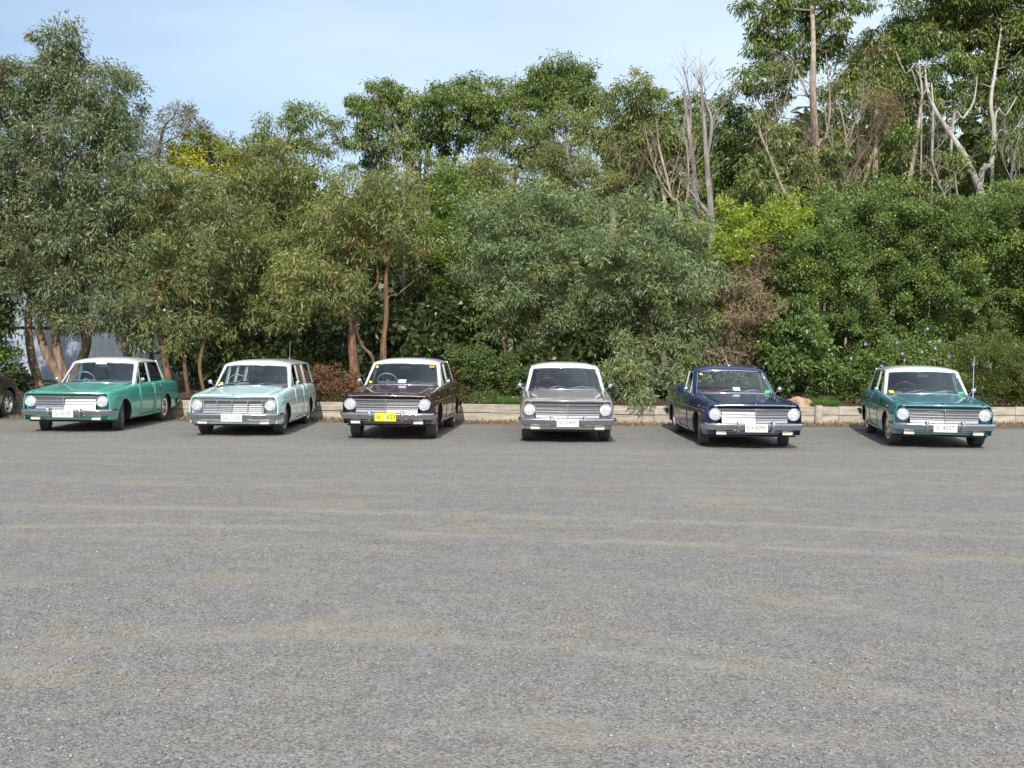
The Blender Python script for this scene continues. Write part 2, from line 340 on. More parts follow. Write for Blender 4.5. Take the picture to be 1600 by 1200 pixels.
# ------------------------------------------------------------------ leaves and trees
def unit(n):
    v = rng.normal(size=(n, 3)); return v/np.linalg.norm(v, axis=1, keepdims=True)
def leaf_object(name, C, rad, per, sp, parent=None, mt=None):
    """C clump centres (K,3), rad (K,), per leaves each; every leaf a small folded blade"""
    K = len(C); N = K*per; ci = np.repeat(np.arange(K), per)
    d = unit(N); r = rad[ci]*rng.random(N)**.55
    off = d*r[:, None]; off[:, 2] *= sp.get('flat', .75)
    pos = C[ci]+off
    ax = .55*d+np.array([0, 0, -1.])*sp.get('droop', .4)+sp.get('rnd', .7)*unit(N)
    ax /= np.linalg.norm(ax, axis=1, keepdims=True)
    nr = unit(N)*sp.get('nr', 1.0)+np.array([0, -.35, .6])*sp.get('face', .3)+d*sp.get('face', .3)
    sd_ = np.cross(ax, nr); sd_ /= np.linalg.norm(sd_, axis=1, keepdims=True)+1e-9; nn = np.cross(sd_, ax)
    L = sp['L']*(.6+.8*rng.random(N)); W = sp['W']*(.7+.6*rng.random(N))
    m_ = pos+ax*(L*.45)[:, None]+nn*(L*.07)[:, None]
    Vv = np.empty((N, 4, 3)); Vv[:, 0] = pos; Vv[:, 1] = m_+sd_*(W*.5)[:, None]; Vv[:, 2] = pos+ax*L[:, None]; Vv[:, 3] = m_-sd_*(W*.5)[:, None]
    me = bpy.data.meshes.new(name); me.vertices.add(N*4); me.vertices.foreach_set('co', Vv.astype(np.float32).ravel())
    me.loops.add(N*4); me.loops.foreach_set('vertex_index', np.arange(N*4, dtype=np.int32)); me.polygons.add(N)
    me.polygons.foreach_set('loop_start', np.arange(0, N*4, 4, dtype=np.int32))
    a, b = np.array(sp['c1']), np.array(sp['c2']); tcl = rng.random(K)[ci]*.75+rng.random(N)*.25
    col = a+(b-a)*tcl[:, None]; col = col*(.72+.56*rng.random(N))[:, None]
    if 'acc' in sp:
        pc = rng.random(K) < sp.get('accc', .04); k = (rng.random(N) < sp['accp']) | (pc[ci] & (rng.random(N) < .6)); col[k] = np.array(sp['acc'])*(.6+.8*rng.random(k.sum()))[:, None]
    if 'tip' in sp:
        kt = ((rng.random(K) < sp['tp'])[ci]) & (rng.random(N) < .75); col[kt] = np.array(sp['tip'])*(.6+.6*rng.random(kt.sum()))[:, None]
    q = me.attributes.new('leaf_colour', 'FLOAT_VECTOR', 'FACE'); q.data.foreach_set('vector', col.astype(np.float32).ravel()); me.update()
    return link(name, me, mt or sp.get('mat', LEAF), parent)
SP = {
 'bluegum': dict(tip=(.26,.27,.11), tp=.10, L=.115, W=.026, droop=.55, rnd=.6, face=.25, c1=(0.105,0.139,0.06), c2=(0.2,0.238,0.113), acc=(.17,.12,.07), accp=.03, per=88, rc=.34),
 'willow': dict(tip=(.33,.34,.10), tp=.13, L=.135, W=.020, droop=.50, rnd=.6, face=.25, c1=(0.131,0.165,0.057), c2=(0.248,0.282,0.114), acc=(.22,.13,.05), accp=.02, per=92, rc=.35),
 'olive': dict(tip=(.33,.34,.10), tp=.13, L=.13, W=.021, droop=.5, rnd=.6, face=.3, c1=(0.129,0.158,0.048), c2=(0.265,0.293,0.096), acc=(.26,.15,.06), accp=.03, accc=.02, per=92, rc=.35),
 'silver': dict(tip=(.28,.32,.10), tp=.13, L=.125, W=.020, droop=.35, rnd=.7, face=.35, c1=(0.13,0.184,0.081), c2=(0.275,0.345,0.166), acc=(.26,.26,.08), accp=.03, per=95, rc=.34),
 'bright': dict(L=.075, W=.030, droop=.2, rnd=.8, face=.5, c1=(0.102,0.159,0.023), c2=(0.203,0.288,0.05), per=110, rc=.30, mat=LEAFG),
 'lime': dict(L=.085, W=.026, droop=.1, rnd=.8, face=.5, c1=(0.186,0.262,0.025), c2=(0.371,0.445,0.052), per=110, rc=.30, mat=LEAFG),
 'hedge': dict(tip=(.30,.36,.07), tp=.06, L=.062, W=.030, droop=.1, rnd=.8, face=.5, c1=(0.095,0.15,0.034), c2=(0.192,0.268,0.07), acc=(.20,.22,.06), accp=.04, per=150, rc=.27, mat=LEAFG),
 'laurel': dict(L=.105, W=.040, droop=.35, rnd=.6, face=.5, c1=(0.086,0.144,0.037), c2=(0.18,0.253,0.07), per=85, rc=.26, mat=LEAFG),
 'mound': dict(L=.060, W=.026, droop=.1, rnd=.8, face=.5, c1=(0.076,0.116,0.032), c2=(0.143,0.197,0.058), per=130, rc=.20, mat=LEAFG),
 'fine': dict(L=.070, W=.010, droop=-.3, rnd=.6, face=.3, c1=(0.087,0.123,0.026), c2=(0.165,0.204,0.048), per=190, rc=.24),
 'dry': dict(L=.085, W=.016, droop=.2, rnd=.9, face=.3, c1=(0.139,0.066,0.035), c2=(0.334,0.176,0.097), acc=(.10,.11,.05), accp=.15, per=100, rc=.20, mat=LEAFD),
 'rusty': dict(L=.13, W=.016, droop=.45, rnd=.6, face=.3, c1=(0.236,0.158,0.098), c2=(0.316,0.276,0.166), acc=(.22,.15,.10), accp=.12, accc=.05, per=95, rc=.32, mat=LEAFD),
 'gum': dict(tip=(.30,.33,.10), tp=.13, L=.17, W=.040, droop=.7, rnd=.5, face=.3, c1=(0.082,0.14,0.027), c2=(0.194,0.257,0.053), acc=(.22,.15,.07), accp=.02, per=95, rc=.52, flat=.62),
 'gumolive': dict(tip=(.33,.34,.10), tp=.13, L=.165, W=.036, droop=.6, rnd=.5, face=.3, c1=(0.121,0.16,0.043), c2=(0.223,0.277,0.079), acc=(.26,.15,.07), accp=.03, accc=.02, per=80, rc=.5, flat=.65),
 'conifer': dict(L=.11, W=.030, droop=-.1, rnd=.7, face=.5, c1=(0.217,0.25,0.017), c2=(0.615,0.546,0.028), acc=(.05,.09,.02), accp=.3, accc=.35, per=70, rc=.30, flat=.4),
 'twiggy': dict(L=.15, W=.020, droop=.1, rnd=.9, face=.2, c1=(0.137,0.119,0.059), c2=(0.227,0.206,0.106), acc=(.20,.15,.09), accp=.08, per=60, rc=.4),
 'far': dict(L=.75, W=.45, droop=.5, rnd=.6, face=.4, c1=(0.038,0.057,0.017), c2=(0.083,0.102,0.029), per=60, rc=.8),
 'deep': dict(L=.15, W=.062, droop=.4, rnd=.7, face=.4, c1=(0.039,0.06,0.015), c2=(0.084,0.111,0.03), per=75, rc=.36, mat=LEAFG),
}
NLEAF = 0
def clump_centres(blobs, sp, dens):
    out = []; rr = []
    for (px, py, Y, rx, ry, *ex) in blobs:
        c = at(px, py, Y+(random.uniform(-.85,.55) if Y > 26.4 else 0)*Y/27); s = Y/FPX; a, b = rx*s, ry*s; dp = ex[0] if ex else (a+b)*.5
        dp = min(dp, 2.2)
        area = 4*math.pi*((a*b)**1.6/3+(a*dp)**1.6/3+(b*dp)**1.6/3)**(1/1.6)
        K = max(5, int(dens*area*.70/(math.pi*sp['rc']**2)))
        d = unit(K*2); keep = (d[:, 1] < .25) | (rng.random(K*2) < .14); d = d[keep][:K]; K = len(d)
        lump = .98+.24*np.sin(d[:, 0]*5.1+px)+.20*np.sin(d[:, 2]*6.3+py)+.12*np.sin(d[:, 1]*7+px*.3)+.07*np.sin(d[:, 0]*13+d[:, 2]*11+py)
        rho = np.where(rng.random(K) < .80, .80+.22*rng.random(K), .35+.45*rng.random(K))*lump
        P = np.array(c)+d*rho[:, None]*np.array([a, dp, b]); out.append(P); rr.append(sp['rc']*(.45+.85*rng.random(K)))
    return np.concatenate(out), np.concatenate(rr)
def limb_points(a, b, n=6, sag=.12):
    a, b = Vector(a), Vector(b); L = (b-a).length; k = [a.lerp(b, i/(n-1)) for i in range(n)]
    o = Vector((random.uniform(-1,1), random.uniform(-1,1), random.uniform(.2,1)))*L*sag
    return [p+o*math.sin(math.pi*i/(n-1))+Vector([random.uniform(-1,1)*L*.02 for _ in range(3)]) for i, p in enumerate(k)]
def resample(pts, n):
    """smooth polyline through (pos, radius)"""
    out = []; k = len(pts)
    for i in range(k-1):
        p0, p1, p2, p3 = pts[max(i-1,0)], pts[i], pts[i+1], pts[min(i+2,k-1)]
        for j in range(n):
            t = j/n
            q = .5*((2*p1[0])+(p2[0]-p0[0])*t+(2*p0[0]-5*p1[0]+4*p2[0]-p3[0])*t*t+(3*p1[0]-p0[0]-3*p2[0]+p3[0])*t**3)
            out.append((q, p1[1]+(p2[1]-p1[1])*t))
    out.append(pts[-1]); return out
DM, PM, WM, LM, BM_ = 1.75, 1.42, 1.28, 1.05, 1.12
def tree(name, label, cat, group, Y, species, blobs, trunks=(), bark='brown', dens=1.0, base=None, limbs=True, per=1.0, twigs=True, crown='crown', rbase=.09):
    global NLEAF
    sp = dict(SP[species]); per_n = int(sp['per']*per*PM); sp['W'] *= WM; sp['L'] *= LM
    B = [(b[0], b[1], b[2] if len(b) > 4 else Y, *(BM_*q for q in (b[3:] if len(b) > 4 else b[2:]))) for b in blobs]
    tr = [[(at(p[0], p[1], p[3] if len(p) > 3 else Y), p[2]) for p in T] for T in trunks]
    if not tr:
        lo = max(B, key=lambda b: b[1]); c = at(lo[0], lo[1], Y); hi = min(B, key=lambda b: b[1]); h = at(hi[0], hi[1], Y)
        tr = [[(Vector((c.x, Y, -.05)), rbase), (Vector((c.x+.1, Y, c.z*.5)), rbase*.8), (Vector((c.x*.6+h.x*.4, Y, (c.z+h.z)*.5)), rbase*.6), (h, rbase*.25)]]
    for T in tr:
        if T[0][0].z > .2 and not limbs == 'high': T.insert(0, (Vector((T[0][0].x, T[0][0].y, -.1)), T[0][1]*1.15))
    root = empty(name, (tr[0][0][0].x, tr[0][0][0].y, 0 if Y < 24 else .3), 0, label, cat, group)
    inv = Matrix.Translation(-Vector(root.location))
    allp = []
    for T in tr:
        T2 = resample(T, 4); mb = MB(); mb.tube([inv @ p for p, r in T2], [r*(1+random.uniform(-.08,.08)) for p, r in T2], n=9, jit=.05)
        mb.build('trunk', BARK[bark], root, 50); allp += T2
    P = np.array([tuple(p) for p, r in allp]); PR = np.array([r for p, r in allp])
    Cn, rd = clump_centres(B, sp, dens*DM)
    # limbs go from the stems to the heart of each blob, twigs from there to the leaf clumps
    tips = []
    if limbs:
        for b in B:
            c = np.array(at(b[0], b[1], b[2])); dd = np.linalg.norm(P-c, axis=1)+np.maximum(0, P[:, 2]-c[2]+.2)*3
            i = int(dd.argmin()); r0 = min(PR[i]*.5, .045 if Y < 33 else .08)
            pts = limb_points(P[i], c, 6); mb = MB(); rads = [r0*(1-.12*k) for k in range(6)]
            mb.tube([inv @ p for p in pts], rads, n=6, jit=.06); mb.build('branch', BARK[bark], root, 60); tips += [(p, rads[-1]) for p in pts[2:]]
    if twigs and tips:
        TP = np.array([tuple(p) for p, r in tips]); mb = MB()
        for c in Cn[rng.random(len(Cn)) < .2]:
            i = int(np.linalg.norm(TP-c, axis=1).argmin()); pts = limb_points(TP[i], c, 4, .1)
            mb.tube([inv @ p for p in pts], [.011*Y/27, .009*Y/27, .006*Y/27, .003*Y/27], n=3, cap=False)
        tag(mb.build('twigs', BARK[bark], root), kind='stuff')
    o = leaf_object(crown, Cn-np.array(root.location), rd, per_n, sp, root); NLEAF += len(Cn)*per_n
    return root

FRONT = 'gums and wattles in the row behind the sleeper wall'; MID = 'trees of the second row'; BACK = 'tall gums on the skyline'; SHR = 'shrubs along the garden bed'
tree('gum_tree', 'tall blue-green gum with several pale trunks behind the pale green sedan', 'tree', FRONT, 28, 'bluegum',
 [(100,75,34,34),(95,118,55,40),(150,150,58,48),(55,150,55,50),(8,150,45,45),(188,185,44,50),(120,215,75,48),(20,235,65,60),(188,245,42,36),(62,310,80,52),(150,300,75,55),(100,380,75,42),(178,370,60,50),(20,370,55,40),(-60,280,70,100),(150,440,46,32),(98,450,34,28),(170,490,27.2,26,26),(115,490,27.4,22,22),(20,440,27.6,40,24),(62,478,27.3,26,20),(215,500,27.2,26,30),(150,505,27.1,24,24),(108,500,27.2,18,16),(205,535,27.0,20,18),(-70,420,60,60)],
 [[(64,612,.13),(50,560,.11),(44,500,.10),(50,440,.09),(40,370,.09),(20,260,.05)],[(104,612,.13),(82,570,.115),(62,520,.10),(60,460,.09),(72,380,.10),(84,250,.08),(96,110,.03)],
  [(108,604,.12),(92,560,.11),(84,510,.10),(76,455,.10),(100,380,.07)],[(112,600,.13),(134,545,.12),(132,490,.10),(142,420,.08),(150,320,.07),(150,170,.03)],[(200,560,.10),(186,505,.09),(165,465,.08),(150,420,.06)]],'pink', dens=1.05)
tree('wattle_tree', 'weeping olive-green tree with two thin orange trunks between the first two sedans', 'tree', FRONT, 27, 'willow',
 [(235,290,40,30),(290,300,50,36),(340,340,42,40),(240,350,50,44),(300,385,52,44),(232,420,42,40),(310,450,45,42),(262,460,36,34),(330,510,30,34),(205,480,26.4,26,34),(290,520,26.5,26,30),(350,420,30,36)],
 [[(266,612,.10),(258,560,.085),(247,500,.08),(250,440,.07),(240,370,.05),(250,300,.02)],[(294,612,.05),(288,560,.05),(296,500,.045),(305,420,.03)],[(318,612,.05),(312,570,.045),(322,520,.04),(330,450,.03)]],'red')
tree('wattle_tree', 'broad olive weeping tree rising behind the pale aqua wagon', 'tree', FRONT, 29, 'olive',
 [(435,262,52,32),(380,285,48,36),(482,312,44,36),(440,310,60,46),(375,345,50,48),(500,370,50,46),(430,400,60,50),(375,430,46,44),(480,440,48,42),(420,480,48,38),(352,500,28,26,30)],
 [[(385,605,.10),(392,540,.09),(400,470,.08),(415,380,.06),(440,260,.03)],[(470,600,.08),(455,530,.06),(470,440,.05)]],'brown')
tree('gum_tree', 'sparse brownish olive tree with forked rusty trunk behind the maroon sedan', 'tree', FRONT, 27, 'olive',
 [(590,305,58,34),(545,340,46,38),(632,350,36,42),(590,370,52,34),(500,395,42,42),(545,410,36,26),(520,455,42,32),(470,430,36,36),(468,480,26.5,30,28),(560,470,26,22)],
 [[(558,612,.13),(554,575,.12),(550,535,.11),(548,500,.08),(530,460,.05),(505,420,.03)],[(600,590,.07),(598,545,.065),(604,490,.06),(603,440,.05),(609,385,.04),(600,320,.02)],[(584,566,.04),(566,540,.035),(556,505,.03),(566,470,.03),(590,440,.02),(585,400,.015)],[(604,480,.02),(622,460,.018),(648,438,.01)]],'red', dens=.95)
tree('wattle_tree', 'upright vivid green tree in the gap between maroon and grey sedans', 'tree', FRONT, 30, 'bright',
 [(700,300,44,30),(695,350,42,40),(708,405,42,44),(690,455,44,42),(730,350,30,40),(655,470,30,34)], (), 'brown', rbase=.08)
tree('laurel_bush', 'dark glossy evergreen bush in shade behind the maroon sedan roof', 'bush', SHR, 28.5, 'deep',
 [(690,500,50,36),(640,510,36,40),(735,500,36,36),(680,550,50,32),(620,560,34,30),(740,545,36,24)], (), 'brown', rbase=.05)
tree('wattle_tree', 'large rounded grey-green tree rising over the grey sedan', 'tree', FRONT, 27.6, 'silver',
 [(850,320,60,30),(795,350,50,42),(880,370,60,48),(765,400,46,48),(835,415,60,50),(920,400,40,46),(780,460,50,44),(860,475,58,44),(915,470,36,40),(820,515,46,30),(760,500,30,26),(745,350,28.5,28,40)],
 [[(862,600,.11),(846,560,.10),(832,530,.09),(845,470,.06),(850,380,.04)],[(800,600,.06),(790,550,.05),(775,480,.04)]],'red')
tree('wattle_tree', 'dense silver-green tree hanging over the wall between grey and blue cars', 'tree', FRONT, 26.8, 'silver',
 [(1000,330,42,34),(1048,365,46,44),(965,380,40,44),(1010,420,58,48),(1075,430,42,46),(960,460,46,44),(1030,490,58,46),(975,530,50,38),(1080,510,36,40),(1030,560,50,36),(970,585,26,38,28),(1000,622,24.45,24,18),(1070,590,26,34,24)],
 [[(1010,610,.08),(1005,560,.07),(1010,480,.06),(1020,380,.04)]],'brown', dens=1.05)
tree('dying_wattle', 'half dead wattle with rusty brown foliage behind the blue utility', 'tree', FRONT, 26.8, 'rusty',
 [(1188,402,26,28),(1162,448,30,30),(1192,474,26,30),(1138,498,28,32),(1172,530,28,26),(1125,548,26,24),(1152,568,28,14)],
 [[(1110,612,.05),(1130,575,.045),(1150,520,.04),(1175,450,.03),(1190,400,.015)]],'brown')
tree('wattle_tree', 'yellow-lime rounded tree top above the dying wattle', 'tree', FRONT, 27.6, 'lime',
 [(1205,335,46,26),(1160,355,36,30),(1232,352,38,28),(1140,392,30,28),(1180,385,40,26),(1132,430,28,32),(1120,470,26,30)], (), 'brown', rbase=.07)
HG = 'tall green hedge shrubs'
for lab, bl in (('tall mid-green hedge shrub next to the lime tree top', [(1290,345,46,36),(1245,390,44,36),(1310,400,46,44),(1260,450,50,40),(1320,470,40,40),(1270,510,44,40),(1330,530,34,36),(1325,338,30,30)]),
                ('tall mid-green hedge shrub below the pale ochre trunk', [(1390,330,46,34),(1350,370,40,40),(1420,385,46,42),(1375,430,48,40),(1430,450,40,40),(1380,500,46,40),(1420,530,40,36),(1360,560,38,30)]),
                ('tall mid-green hedge shrub below the white forked gum', [(1500,345,48,36),(1470,390,40,40),(1535,400,46,42),(1490,450,46,40),(1540,470,40,40),(1490,520,44,36),(1545,350,34,30)]),
                ('tall mid-green hedge shrub at the frame edge behind the teal sedan', [(1590,330,44,40),(1640,360,50,50),(1590,400,44,44),(1600,460,46,44),(1570,520,40,34),(1650,450,44,60),(1660,540,50,50)])):
    tree('hedge_shrub', lab, 'shrub', HG, 27.8, 'hedge', bl, (), 'brown', rbase=.06)
tree('laurel_bush', 'bright large-leaved bush beside the blue utility roof', 'bush', SHR, 26.3, 'laurel', [(1245,500,34,30),(1225,545,34,30),(1270,540,32,32),(1240,580,34,26),(1285,585,26,26),(1215,590,20,20)], (), 'brown', rbase=.04, limbs=True)
fb = tree('flowering_bush', 'green bush dotted with purple flowers behind the teal sedan', 'bush', SHR, 26.2, 'hedge', [(1400,560,44,28),(1350,575,38,26),(1450,570,40,30),(1320,600,30,22),(1480,600,34,24),(1370,600,30,22)], (), 'brown', rbase=.04)
tree('tea_tree_bush', 'dark fine-leaved bush behind the right of the teal sedan', 'bush', SHR, 26.0, 'fine', [(1540,560,38,34),(1590,570,44,38),(1560,600,44,26),(1640,580,40,40),(1500,600,24,22),(1610,615,40,20)], (), 'brown', rbase=.04)
tree('mounded_bush', 'low dark green mounded bush between the maroon and grey sedans', 'bush', SHR, 25.9, 'mound', [(735,560,30,24),(775,575,34,26),(720,590,26,22),(760,608,34,22),(805,595,28,26),(745,628,25.2,24,12),(780,630,25.2,24,10)], (), 'brown', rbase=.03, limbs=False)
tree('dry_bush', 'dead rusty brown bush on the wall right of the aqua wagon', 'bush', 'dead brown bushes on the bed', 25.8, 'dry', [(500,590,22,18),(525,600,24,22),(500,612,22,14),(545,610,18,16),(475,600,14,20)], (), 'brown', rbase=.02, limbs=False)
tree('dry_bush', 'small dead brown bush behind the boot of the maroon sedan', 'bush', 'dead brown bushes on the bed', 25.7, 'dry', [(715,612,14,14),(705,590,10,12),(730,622,12,8)], (), 'brown', rbase=.02, limbs=False)
tree('leafy_bush', 'bright green bush above the dark car at the frame edge', 'bush', SHR, 27.5, 'bright', [(-14,545,24,26),(8,560,16,18),(-30,580,36,26)], (), 'brown', rbase=.04)
tree('leafy_bush', 'small dark bush under the pale trunks left of the green sedan', 'bush', SHR, 27.6, 'deep', [(20,592,22,16),(-20,500,36,40),(12,590,20,20)], (), 'brown', rbase=.03, limbs=False)
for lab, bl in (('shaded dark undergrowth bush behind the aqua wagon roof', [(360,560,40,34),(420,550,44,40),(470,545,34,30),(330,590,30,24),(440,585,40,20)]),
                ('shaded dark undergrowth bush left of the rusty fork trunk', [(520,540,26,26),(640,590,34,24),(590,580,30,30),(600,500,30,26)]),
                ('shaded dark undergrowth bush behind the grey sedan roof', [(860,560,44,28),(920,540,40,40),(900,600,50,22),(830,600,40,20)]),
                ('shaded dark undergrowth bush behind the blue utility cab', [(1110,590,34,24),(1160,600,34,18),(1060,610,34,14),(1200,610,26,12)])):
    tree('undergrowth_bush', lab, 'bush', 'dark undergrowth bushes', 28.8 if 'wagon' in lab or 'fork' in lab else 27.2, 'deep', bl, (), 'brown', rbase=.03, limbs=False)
# second row
tree('twiggy_tree', 'thin brownish twiggy tree on the skyline beside the tall blue-green gum', 'tree', MID, 36, 'twiggy', [(288,195,34,20),(250,225,36,30),(310,235,40,28),(235,272,40,40),(345,240,28,20),(272,182,22,12),(325,212,20,14)], (), 'brown', per=.8)
tree('cypress_tree', 'golden yellow-green cypress glimpsed between olive crowns', 'tree', MID, 34, 'conifer', [(320,220,24,16),(300,248,30,16),(345,245,24,18),(310,275,36,18),(350,285,36,24),(375,265,24,20),(330,310,44,16)], (), 'brown')
tree('gum_tree', 'olive crowned tree on the skyline left of the sky gap', 'tree', MID, 44, 'gumolive', [(480,196,42,22),(445,210,32,18),(405,222,30,18),(502,216,26,18),(450,245,50,24),(365,248,34,22),(420,270,50,30)], (), 'brown', rbase=.16)
tree('wattle_tree', 'mid-green tree filling the base of the sky gap', 'tree', MID, 36, 'gumolive', [(600,290,34,22),(640,300,44,30),(596,328,28,22),(690,270,50,28),(740,285,40,26),(650,350,50,40),(548,372,38,40),(740,340,50,40)], (), 'brown', rbase=.12)
tree('wattle_tree', 'olive-yellow tree rising behind the large grey-green tree', 'tree', MID, 35, 'olive', [(870,255,40,20),(850,285,50,28),(910,285,40,26),(790,300,40,24),(760,270,36,20),(940,300,44,30),(830,320,70,24)], (), 'brown', rbase=.1)
# skyline gums
tree('gum_tree', 'rounded gum at the left end of the middle skyline, sky showing under it', 'tree', BACK, 50, 'gum', [(590,150,36,24),(572,185,28,26),(612,185,34,26),(635,160,18,20),(568,222,22,18),(625,232,34,14),(580,255,28,14)],
 [[(662,330,.14),(655,280,.12),(638,245,.10),(622,205,.08),(600,160,.04)],[(655,280,.06),(620,262,.05),(596,262,.03)]],'grey', dens=1.45)
tree('gum_tree', 'broad dark gum with open stems left of the skyline peak', 'tree', BACK, 49, 'gum', [(715,140,34,20),(760,155,30,26),(675,165,28,22),(720,175,46,26),(690,205,34,24),(750,200,34,28),(655,215,28,16),(770,185,20,24),(700,235,20,14)],
 [[(668,320,.13),(666,270,.11),(672,230,.09),(700,190,.05)],[(700,320,.13),(706,265,.11),(722,220,.08),(735,170,.04)],[(655,320,.09),(656,250,.07),(658,215,.04)]],'grey', dens=1.45)
tree('gum_tree', 'highest gum of the middle skyline with rounded double crown', 'tree', BACK, 50, 'gum', [(868,112,36,20),(905,130,28,24),(850,140,34,24),(880,160,46,20),(812,150,26,18),(815,185,36,24),(920,165,24,22),(940,150,18,12)],
 [[(870,320,.16),(868,250,.13),(862,190,.10),(868,120,.04)],[(868,250,.08),(830,215,.06),(810,180,.03)]],'grey', dens=1.45)
tree('gum_tree', 'low spreading gum in the skyline dip with sky beneath', 'tree', BACK, 46, 'gumolive', [(790,225,36,22),(830,225,40,26),(760,250,30,14),(870,225,36,30),(880,195,40,30),(820,255,36,14)],
 [[(800,330,.10),(805,280,.09),(815,240,.05)],[(765,330,.08),(762,290,.06),(775,260,.04)]],'grey')
tree('gum_tree', 'weeping gum with bare orange stems right of the skyline peak', 'tree', BACK, 42, 'gumolive', [(1000,140,34,26),(975,160,26,22),(1020,170,34,28),(950,195,40,30),(990,215,46,30),(930,230,30,26),(1030,215,30,30),(970,255,36,20)],
 [[(958,345,.13),(955,290,.12),(960,240,.09),(1000,160,.04)],[(1020,345,.10),(1014,290,.08),(1004,240,.06)],[(1040,345,.08),(1030,280,.07),(1022,220,.04)]],'ochre', dens=1.15)
tree('gum_tree', 'dark gum behind the two dead trunks', 'tree', BACK, 43, 'gum', [(1065,165,26,26),(1080,205,34,30),(1055,240,36,30),(1110,225,34,34),(1140,160,20,22),(1135,215,34,36),(1160,255,40,34),(1110,285,40,26),(1180,215,26,30),(1075,300,34,30),(1130,325,40,28),(1060,340,40,26),(1175,300,36,34)],
 [[(1060,350,.11),(1056,290,.10),(1062,230,.07),(1066,180,.03)],[(1145,350,.11),(1142,290,.10),(1140,220,.07),(1140,170,.03)]],'grey', dens=1.1)
tree('eucalypt_tree', 'tallest gum with long straight pinkish trunk, crown cut by the top edge', 'tree', BACK, 38, 'gum', [(1200,20,42,34),(1265,10,52,34),(1318,18,34,30),(1178,75,28,26),(1225,80,40,28),(1275,70,36,24),(1190,118,30,22),(1240,120,24,20),(1300,90,24,22),(1170,135,16,16),(1215,165,22,28),(1185,180,18,18),(1250,-60,80,45),(1330,-40,50,40),(1240,210,30,26)],
 [[(1279,360,.145,35.6),(1276,300,.135,35.6),(1274,220,.12,35.7),(1270,140,.105,35.4),(1271,70,.08,35.8),(1268,0,.08,37.5),(1262,-60,.04,38)],[(1272,200,.05,35.8),(1262,150,.04,35.8),(1245,110,.025,36)],[(1276,260,.045,35.6),(1290,215,.04,35.6),(1297,170,.03,35.6),(1294,120,.02,35.8),(1290,80,.01,36.5)]],'ochre', dens=1.1)
tree('eucalypt_tree', 'huge dark green gum filling the top corner with white forked trunk', 'tree', BACK, 40, 'gum', [(1440,40,48,36),(1500,20,60,44),(1565,30,60,50),(1400,75,38,34),(1450,95,54,40),(1520,95,60,44),(1590,110,56,50),(1630,40,60,60),(1480,-30,90,40),(1580,-50,90,50),(1360,110,36,30),(1400,135,40,30),(1545,165,48,34),(1610,190,46,46),(1480,150,30,24),(1650,150,50,60)],
 [[(1548,345,.14,37),(1536,310,.135,37),(1530,295,.12,37),(1508,245,.105,37),(1484,208,.085,37),(1458,165,.065,37),(1446,120,.04,38),(1450,60,.04,39)],
  [(1530,298,.10,37),(1549,255,.09,37),(1553,200,.08,37),(1548,160,.06,37),(1555,110,.05,38),(1565,40,.03,39)],
  [(1487,212,.045,37),(1505,185,.04,37),(1521,160,.03,37),(1527,120,.015,37)],[(1552,210,.035,37),(1572,180,.028,37),(1590,150,.012,37)],[(1553,240,.03,37),(1580,210,.02,37),(1600,180,.01,37)],[(1440,140,.03,37.5),(1415,115,.02,37.5),(1400,80,.01,38)],[(1458,165,.03,37),(1440,150,.02,37),(1425,110,.01,37)]],'white', dens=1.3)
tree('gum_tree', 'olive gum with slender pale ochre trunk left of the white forked gum', 'tree', BACK, 38.5, 'gumolive', [(1330,110,36,26),(1365,85,30,24),(1320,150,40,30),(1370,140,44,30),(1420,160,40,30),(1310,190,28,26),(1345,180,36,22),(1400,170,30,20),(1325,235,34,26),(1390,235,36,26),(1300,280,32,26),(1425,275,34,28),(1360,290,34,24)],
 [[(1398,345,.10,37),(1418,290,.085,37),(1428,240,.075,37),(1436,190,.06,37),(1440,130,.04,38),(1420,90,.03,38.5)],[(1366,345,.09,37),(1366,280,.075,37),(1368,230,.06,37),(1376,180,.05,37.5)],[(1340,345,.09,37),(1352,280,.07,37),(1366,235,.05,37)]],'ochre', dens=1.1)
tree('gum_tree', 'shaded understory gum low behind the white forked trunk', 'tree', MID, 43, 'gum', [(1330,255,40,36),(1390,260,40,40),(1440,240,36,40),(1480,270,40,36),(1580,250,40,40),(1620,280,50,50),(1540,290,40,30),(1300,300,40,30),(1430,300,50,24)], (), 'brown', rbase=.12, dens=1.1)
tree('gum_tree', 'drooping young gum in front of the tall pinkish trunk', 'tree', MID, 34.5, 'gumolive', [(1175,270,30,28),(1210,275,30,26),(1190,308,38,20),(1235,318,26,12),(1155,310,28,18)], (), 'brown', rbase=.08)
tree('gum_sapling', 'loose drooping sapling foliage crossing in front of the tall pinkish trunk', 'tree', MID, 34.9, 'gumolive', [(1215,215,20,16),(1300,245,24,16),(1255,265,20,14),(1330,300,30,18),(1290,310,26,14)], [[(1290,345,.04),(1280,290,.03),(1262,250,.02)]], 'grey', dens=.6)
tree('gum_sapling', 'loose drooping sapling foliage beside the white fork', 'tree', MID, 36.2, 'gum', [(1400,215,22,16),(1430,300,26,14),(1575,225,26,20),(1490,265,22,16),(1590,300,26,20),(1500,318,30,12)], [[(1500,345,.04),(1495,300,.03),(1492,270,.02)]], 'grey', dens=.6)
tree('scrub_tree', 'brown dead-leaved sprays hanging beside the ochre trunk', 'tree', MID, 37, 'rusty', [(1375,165,22,12),(1385,180,18,12)], [[(1372,345,.05),(1370,260,.045),(1374,190,.03)]],'ochre', limbs=True)
